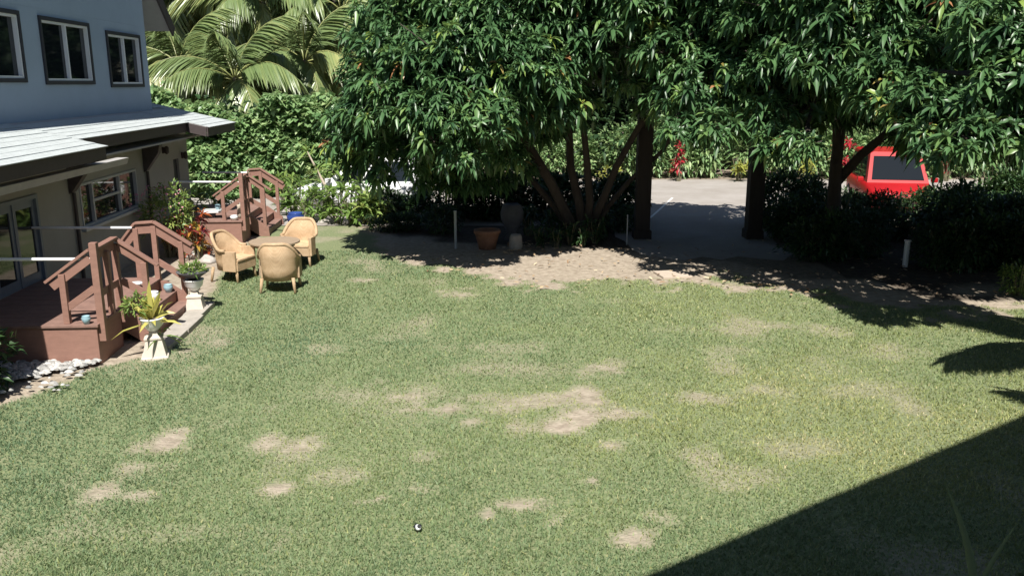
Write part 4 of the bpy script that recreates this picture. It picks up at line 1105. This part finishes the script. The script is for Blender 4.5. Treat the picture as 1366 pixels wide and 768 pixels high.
# sunlit garden plants in front of the white car
bright = []
for i in range(4):
    n_ = 12
    C_ = np.array([[random.uniform(-.4, .4), random.uniform(-.3, .3), random.uniform(0.25, 1.2)] for _ in range(n_)])
    q = rosettes(C_, np.tile([[0, 0, 1.0]], (n_, 1)) + rng.normal(0, .25, (n_, 3)), 11, np.full(n_, 0.40), 0.24, 0.45, np.full(n_, 0.35 + 0.12 * i), (15, 95))
    bright.append(tri_mesh('foliage', q[0], q[1], M['garden_leaf'], q[2]))
for px_, py_, k in ((392, 288, 0.95), (412, 296, 0.8), (430, 297, 0.8), (450, 300, 0.9), (470, 301, 0.95), (488, 300, 1.0), (405, 275, 0.7), (440, 280, 1.15), (462, 284, 1.35), (480, 286, 1.0), (500, 290, 0.75), (380, 276, 0.9), (512, 298, 0.65)):
    c = G(px_, py_); shrub('broad_leaf_plant', bright, (c[0], c[1], 0), (k, k, k), 'sunlit broad leaved plant in the bed before the white car', 'sunlit plants before the white car', 'plant')
# tall tilted fan plant
t = thing('traveller_plant', 'tall leaning straw stemmed plant above the sunlit bed', 'plant', tuple(G(447, 292)), 0)
m = MB(); m.tube([(0, 0, 0), (-0.2, 0, 0.9), (-0.75, 0.1, 2.0)], [0.05, 0.045, 0.02], 7); m.build('stem', M['flagstone'], t)
q = rosettes(np.array([[-0.75, 0.1, 2.0], [-0.5, 0.05, 1.5], [0.1, 0.2, 1.6], [0.5, 0.3, 1.75]]), np.array([[-0.4, 0, 1.0]] * 4), 12, np.full(4, 0.5), 0.16, 0.4, np.full(4, 0.6), (10, 80)); link('foliage', tri_mesh('foliage', q[0], q[1], M['garden_leaf'], q[2]), t)

# flowering bush and crotons by the house
c = G(222, 345)
t = thing('flowering_bush', 'pink flowering bush beside the house wall behind the arched railing', 'bush', (c[0] + 0.1, c[1], 0))
q = join([blob_leaves(900, (0.62, 0.6, 0.55), 0.12, 0.4, (0.2, 0.9), c=(0, 0, 0.95)), blob_leaves(350, (0.45, 0.4, 0.35), 0.12, 0.4, (0.2, 0.9), c=(0.1, 0, 1.4))]); link('foliage', tri_mesh('foliage', q[0], q[1], M['garden_leaf'], q[2]), t)
q = blob_leaves(170, (0.64, 0.62, 0.55), 0.06, 0.9, (0, 1), 0.0, False, -0.1, 0.92, (-0.15, -0.1, 1.1)); link('blossom', tri_mesh('blossom', q[0], q[1], M['flower_pink']), t)
link('stem', stem_mesh, t)
cro = []
for i in range(3):
    C_ = np.array([[random.uniform(-.3, .3), random.uniform(-.3, .3), random.uniform(0.15, 1.0)] for _ in range(11)])
    q = rosettes(C_, np.tile([[0, 0, 1.0]], (11, 1)) + rng.normal(0, .3, (11, 3)), 12, np.full(11, 0.27), 0.25, 0.4, rng.uniform(0.1, 0.9, 11), (15, 95))
    cro.append(tri_mesh('foliage', q[0], q[1], M['croton_leaf'], q[2]))
for px_, py_, k in ((243, 345, 0.95), (258, 338, 1.0), (266, 347, 0.8)):
    c = G(px_, py_); shrub('croton', cro, (c[0], c[1], 0), (k, k, k), 'red and orange croton between the porches', 'crotons by the house', 'plant')
for px_, py_, k in ((256, 312, 0.9), (290, 298, 0.8), (302, 300, 0.7)):
    c = G(px_, py_); shrub('garden_shrub', bright, (c[0], c[1], 0), (k, k, k), 'green leafy plant behind the dark stone column', 'green plants behind the column', 'plant')
# shrubs at the left border that shade the pebbles
for x, y, k, lab in ((-7.2, 10.55, 1.0, 'dark shrub at the end of the pebble bed'), (-6.75, 9.3, 0.55, 'small dark shrub on the lawn border before the pebble bed')):
    shrub('border_shrub', dark, (x, y, 0), (k, k, k), lab, 'shrubs at the pebble bed')

# vine-covered hedge
t = thing('vine_hedge', 'tall sunlit hedge smothered in heart shaped vine leaves behind the porches', 'hedge', (-8.5, 30.4, 0))
n_ = 15000
x = rng.uniform(-6.5, 4.2, n_); top = 3.35 + 0.35 * np.sin(x * 1.3) + 0.2 * np.sin(x * 3.1 + 1)
z = rng.uniform(0, 1, n_) ** 0.8 * top
dep = -0.55 + 0.5 * (vnoise(x + 20, z + 9, 0.7, 3) - 0.5) * 1.6 + rng.uniform(0, 0.5, n_) + 0.55 * np.clip(z / top - 0.8, 0, 1) * 5 * rng.uniform(0, 1, n_)
Pv = np.stack([x, dep, z], 1)
Dv = unit(np.stack([rng.normal(0, .5, n_), -np.abs(rng.normal(0.6, .3, n_)), rng.normal(-0.15, .45, n_)], 1))
Ls = rng.uniform(0.16, 0.32, n_)
q = leaves(Pv, Dv, Ls, Ls * 0.85, 0.2, np.clip(rng.normal(0.5, .22, n_), 0, 1), False)
link('foliage', tri_mesh('foliage', q[0], q[1], M['hedge_leaf'], q[2]), t)
m = MB()
for k in range(12):
    xk = -6.2 + k * 0.9; m.tube([(xk, 0.1, -0.1), (xk + 0.1, 0.15, 1.5), (xk - 0.1, 0.2, 3.0)], [0.06, 0.045, 0.02], 6)
m.build('stem', M['stem'], t)
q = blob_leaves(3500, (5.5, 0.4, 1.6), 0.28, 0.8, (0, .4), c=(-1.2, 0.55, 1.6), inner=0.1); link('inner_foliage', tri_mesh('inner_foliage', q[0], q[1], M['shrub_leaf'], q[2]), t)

# plants along the far edge of the drive
far = shrub_meshes('hedge_leaf', (0.95, 0.7, 1.15), 900, 0.24, 0.5, 4, (0.1, 0.9))
for i in range(22):
    px_ = 560 + i * 44
    c = G(px_ + random.uniform(-8, 8), 238)
    k = random.uniform(0.9, 1.2)
    shrub('hedge_shrub', far, (c[0], c[1] + 0.6, 0), (k, k, k * random.uniform(0.9, 1.2)), 'sunlit green shrub in the row beyond the drive', 'shrubs beyond the drive')
red = []
for i in range(2):
    C_ = np.array([[random.uniform(-.2, .2), random.uniform(-.2, .1), random.uniform(0.5, 1.7)] for _ in range(8)])
    q = rosettes(C_, np.tile([[0, -0.3, 1.0]], (8, 1)) + rng.normal(0, .3, (8, 3)), 11, np.full(8, 0.34), 0.28, 0.4, rng.uniform(0.2, 0.9, 8), (15, 90)); red.append(tri_mesh('foliage', q[0], q[1], M['ti_red_leaf'], q[2]))
for px_, py_ in ((905, 243), (1112, 243), (1128, 243), (1262, 243)):
    c = G(px_, py_); shrub('red_ti_plant', red, (c[0], c[1], 0), (0.9, 0.9, 1.0), 'red leaved ti plant in front of the shrubs beyond the drive', 'red ti plants beyond the drive', 'plant')
for px_, py_ in ((985, 243), (812, 262), (1070, 243)):
    c = G(px_, py_); shrub('yellow_plant', [tri_mesh('foliage', *(lambda q: (q[0], q[1], M['bromeliad_leaf'], q[2]))(rosettes(rng.uniform(-.3, .3, (8, 3)) + [0, 0, .7], np.tile([[0, 0, 1.0]], (8, 1)), 10, np.full(8, .36), .3, .4, np.full(8, .45), (15, 95))))], (c[0], c[1], 0), (1, 1, 1), 'yellow green leafy plant at the edge of the drive', 'yellow plants at the drive', 'plant')

# ------------------------------------------------------------------ coconut palms
def frond_mesh(Lf, arch, seed, tint):
    q = np.random.default_rng(seed)
    m = MB(); ts = np.linspace(0, 1, 9)
    pts = [np.array([Lf * (t_ - 0.12 * arch * t_ ** 3), 0, Lf * (0.55 * t_ - arch * t_ * t_)]) for t_ in ts]
    m.tube(pts, list(np.linspace(0.035, 0.006, 9)), 5)
    V0 = np.array(m.v); F0 = np.array([tri for f in m.f for tri in [(f[0], f[i], f[i + 1]) for i in range(1, len(f) - 1)]])
    n_ = 92
    tt = np.repeat(np.linspace(0.14, 0.99, n_), 2); sg = np.tile([-1, 1], n_)
    px_ = np.interp(tt, ts, [p[0] for p in pts]); pz_ = np.interp(tt, ts, [p[2] for p in pts])
    P = np.stack([px_, 0 * px_, pz_], 1)
    slope = np.gradient([p[2] for p in pts], [p[0] for p in pts]); sl_ = np.interp(tt, ts, slope)
    Dv = unit(np.stack([0.75 + 0 * tt, sg * (0.85 - 0.35 * tt), 0.75 * sl_ - 0.25 + q.normal(0, .08, len(tt))], 1))
    Ll = Lf * 0.27 * (0.55 + np.sin(np.pi * np.clip(tt, 0, 1) ** 0.8) * 0.6) * q.uniform(0.85, 1.1, len(tt))
    lv = leaves(P, Dv, Ll, 0.075 * Lf / 3, np.clip(0.75 + q.normal(0, .15, len(tt)), 0.2, 1.3), np.clip(tint + 0.25 * tt + q.normal(0, .1, len(tt)), 0, 1), True, 0.2)
    V, F, T = join([(V0, F0, np.full(len(V0), 0.8)), lv])
    return tri_mesh('frond', V, F, M['palm_leaf'], T)
FR = [frond_mesh(3.4, 0.75, 1, 0.3), frond_mesh(3.6, 0.95, 2, 0.45), frond_mesh(3.2, 0.55, 3, 0.3), frond_mesh(3.3, 1.15, 4, 0.6)]
def palm(label, loc, hgt, n_fr, s, group='coconut palms', seed=0, spread=1.0, order=None):
    rr = random.Random(seed)
    t = thing('coconut_palm', label, 'palm tree', loc, 0, group)
    m = MB(); m.tube([(0, 0, -0.1), (0.05, 0, hgt * 0.3), (0.1, 0, hgt * 0.7), (0.05, 0, hgt + 0.25)], [0.22, 0.16, 0.13, 0.10], 10); m.build('trunk', M['palm_bark'], t, smooth=True)
    for k in range(n_fr):
        o = link('frond', FR[rr.randrange(4)] if k > 2 else FR[2], t)
        el = (75 - 105 * spread * (k / (n_fr - 1))) if n_fr > 1 else 0
        o.location = (0.05, 0, hgt + 0.15)
        o.rotation_euler = (0, R(-max(-25, el) + 28), k * 2.399 + rr.uniform(-.25, .25))
        o.scale = (s * rr.uniform(0.9, 1.1),) * 3
    return t
for px_, py_, Y, n_, s, lab, sd in ((312, 112, 35.5, 17, 1.05, 'young coconut palm with low arching fronds above the vine hedge', 1), (405, 88, 38.5, 16, 1.1, 'coconut palm with yellowing fronds beside the dark trees', 2), (238, 92, 38, 16, 1.05, 'coconut palm whose fronds droop behind the house corner', 3), (455, 20, 43, 15, 1.2, 'taller coconut palm standing behind the other palms', 4), (350, 10, 43, 16, 1.2, 'tall coconut palm rising behind the young palm', 5), (275, -30, 45, 15, 1.3, 'tall coconut palm above the house corner', 6)):
    c = D(px_, py_, Y)
    palm(lab, (c[0], Y, 0), c[2], n_, s, seed=sd)

# ------------------------------------------------------------------ wood behind
tc_m, br_m = [], None
for i in range(3):
    parts_ = []
    for k in range(16):
        c = np.array([random.uniform(-2.6, 2.6), random.uniform(-2.2, 2.2), random.uniform(1.5, 10.5)])
        parts_.append(blob_leaves(430, (1.7, 1.6, 1.4), 0.42, 0.42, (0.1, 0.8), 0.35, False, -0.8, 0.4, c))
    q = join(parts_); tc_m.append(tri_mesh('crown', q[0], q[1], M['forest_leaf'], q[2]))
m = MB(); m.tube([(0, 0, -0.1), (0.1, 0, 3), (-0.1, 0.1, 6), (0.1, 0, 9.5)], [0.35, 0.28, 0.2, 0.08], 8)
for k in range(6):
    a = k * 1.1; m.tube([(0, 0, 2.5 + k), (1.0 * math.cos(a), 1.0 * math.sin(a), 3.4 + k), (2.0 * math.cos(a), 2.0 * math.sin(a), 4.2 + k)], [0.12, 0.08, 0.03], 6)
tr_m = m.mesh('trunk', M['bark'])
k = 0
for row, (Y, x0, x1, n_) in enumerate(((48, -34, 34, 17), (55, -40, 42, 17), (40.5, 3, 36, 9))):
    for i in range(n_):
        x = x0 + (x1 - x0) * i / (n_ - 1) + random.uniform(-.8, .8)
        t = thing('forest_tree', ('tall dark tree in the wood behind the palms' if row < 2 else 'dark leafy tree rising behind the shrubs beyond the drive'), 'tree', (x, Y + random.uniform(-1.2, 1.2), 0), random.uniform(0, 6.28), ('dark trees of the wood' if row < 2 else 'dark trees beyond the drive'))
        s = random.uniform(0.95, 1.2) * (1.25 if row == 1 else 1.0); t.scale = (s * 1.05, s * 1.05, s)
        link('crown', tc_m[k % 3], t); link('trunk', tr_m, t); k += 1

# ------------------------------------------------------------------ the building that carries the camera, and the palm right of it
# its eave throws the straight shadow over the near right corner of the lawn
hb = 6.7
off = hb / math.tan(SUN_EL)
def unshade(px_, py_):
    p = G(px_, py_); return Vector((p[0] - math.sin(SUN_AZ) * off, p[1] - math.cos(SUN_AZ) * off, hb))
e0, e1 = unshade(890, 768), unshade(1366, 562)
ed = (e1 - e0).normalized(); nrm = Vector((ed.y, -ed.x, 0))      # nrm points to the building side (away from the lawn)
t = thing('near_building', 'building behind the viewpoint whose eave shades the corner of the lawn', 'building', tuple(e0), 0)
A0, A1 = -ed * 9.0, ed * 16.0
m = MB(); v = [A0, A1, A1 + nrm * 5 + Vector((0, 0, 1.6)), A0 + nrm * 5 + Vector((0, 0, 1.6))]
m.add([*v, *[p + Vector((0, 0, 0.16)) for p in v]], [(3, 2, 1, 0), (4, 5, 6, 7), (0, 1, 5, 4), (1, 2, 6, 5), (2, 3, 7, 6), (3, 0, 4, 7)]); m.build('roof', M['shingle'], t)
m = MB(); v = [A0 + nrm * 1.3, A1 + nrm * 1.3, A1 + nrm * 5, A0 + nrm * 5]
m.add([*[Vector((p.x, p.y, -hb)) for p in v], *[Vector((p.x, p.y, 0.25)) for p in v]], [(3, 2, 1, 0), (4, 5, 6, 7), (0, 1, 5, 4), (1, 2, 6, 5), (2, 3, 7, 6), (3, 0, 4, 7)]); m.build('wall', M['wall_upper'], t)
palm('coconut palm beside the near building', (8.7, 9.7, 0), 3.7, 17, 0.86, 'coconut palms', 9)
palm('small coconut palm under the eave of the near building', (7.6, 7.2, 0), 2.6, 13, 0.62, 'coconut palms', 12)
c = D(1290, 760, 3.0)
t = thing('strap_leaf_plant', 'tall strap leaved plant whose blade tips rise in the shaded near corner', 'plant', (c[0] + 0.08, 3.1, 0), 0)
m = MB(); m.tube([(0, 0, 0), (0.02, 0, 0.8), (0, 0, 1.5)], [0.06, 0.05, 0.04], 8); m.build('stem', M['stem'], t)
def blade(tip, w):
    tip = Vector(tip); b0 = Vector((0, 0, 1.4)); rows = []
    V, F = [], []
    for i in range(13):
        s = i / 12
        p = b0.lerp(tip, s) + Vector((0.10 * math.sin(s * math.pi) * (1 if tip.x < 0.1 else -0.6), 0, 0.05 * math.sin(s * math.pi)))
        ww_ = w * (0.5 + 0.5 * math.sin(min(1, s * 1.6) * math.pi / 2)) * (1 - s ** 3) + 0.0005
        V += [p + Vector((-ww_, 0.3 * ww_, 0)), p + Vector((0, -0.35 * ww_, 0)), p + Vector((ww_, 0.3 * ww_, 0))]
    for i in range(12):
        a = i * 3; F += [(a, a + 1, a + 4), (a, a + 4, a + 3), (a + 1, a + 2, a + 5), (a + 1, a + 5, a + 4)]
    return tri_mesh('blade', [tuple(p) for p in V], F, M['strap_leaf'], np.full(len(V), 0.6), True)
root = Vector((c[0] + 0.08, 3.1, 0))
for (x, y, Y, w) in ((1259, 640, 3.0, 0.022), (1362, 690, 3.05, 0.02)):
    link('blade', blade(Vector(D(x, y, Y)) - root, w), t)
for a in range(5):
    link('blade', blade((0.5 * math.cos(a * 1.3), -0.45 + 0.1 * a - 0.3, 1.55 + 0.04 * a), 0.025), t)

# fallen leaves on the dirt strip
n_ = 420
px_ = rng.uniform(560, 1366, n_); py_ = rng.uniform(326, 400, n_)
Pg = np.array([G(a, b_) for a, b_ in zip(px_, py_)]); Pg[:, 2] = 0.085
fe = np.interp(Pg[:, 0], FAR_EDGE[:, 0], FAR_EDGE[:, 1]); ok = Pg[:, 1] > fe - 0.6
Pg = Pg[ok]; n_ = len(Pg)
extra = np.array([G(random.gauss(705, 24), random.gauss(334, 4)) for _ in range(70)]); extra[:, 2] = 0.07
Pg = np.concatenate([Pg, extra]); n_ = len(Pg)
Dv = np.stack([rng.normal(0, 1, n_), rng.normal(0, 1, n_), rng.normal(0.12, .15, n_)], 1); Ls = rng.uniform(0.08, 0.17, n_)
q = leaves(Pg, Dv, Ls, Ls * 0.35, 0.05, rng.uniform(0, 1, n_), True)
o = link('fallen_leaves', tri_mesh('fallen_leaves', q[0], q[1], M['dead_leaf'], q[2])); stuff(tag(o, 'dry brown leaves scattered on the dirt strip under the trees', 'leaves'))

# slim dracaena by the near building: its leaf tips break the straight eave shadow
t = thing('dracaena', 'slim tall dracaena beside the near building', 'plant', (4.75, 6.5, 0), 0)
m = MB(); m.tube([(0, 0, 0), (0.06, 0.02, 1.4), (0, 0, 2.95)], [0.05, 0.04, 0.03], 8); m.build('stem', M['stem'], t)
q = rosettes(np.array([[0, 0, 2.95], [0.1, 0.05, 2.6]]), np.array([[0, 0, 1.0], [0.2, 0, 1.0]]), 16, np.full(2, 0.42), 0.10, 0.35, np.full(2, 0.5), (10, 95)); link('foliage', tri_mesh('foliage', q[0], q[1], M['strap_leaf'], q[2]), t)
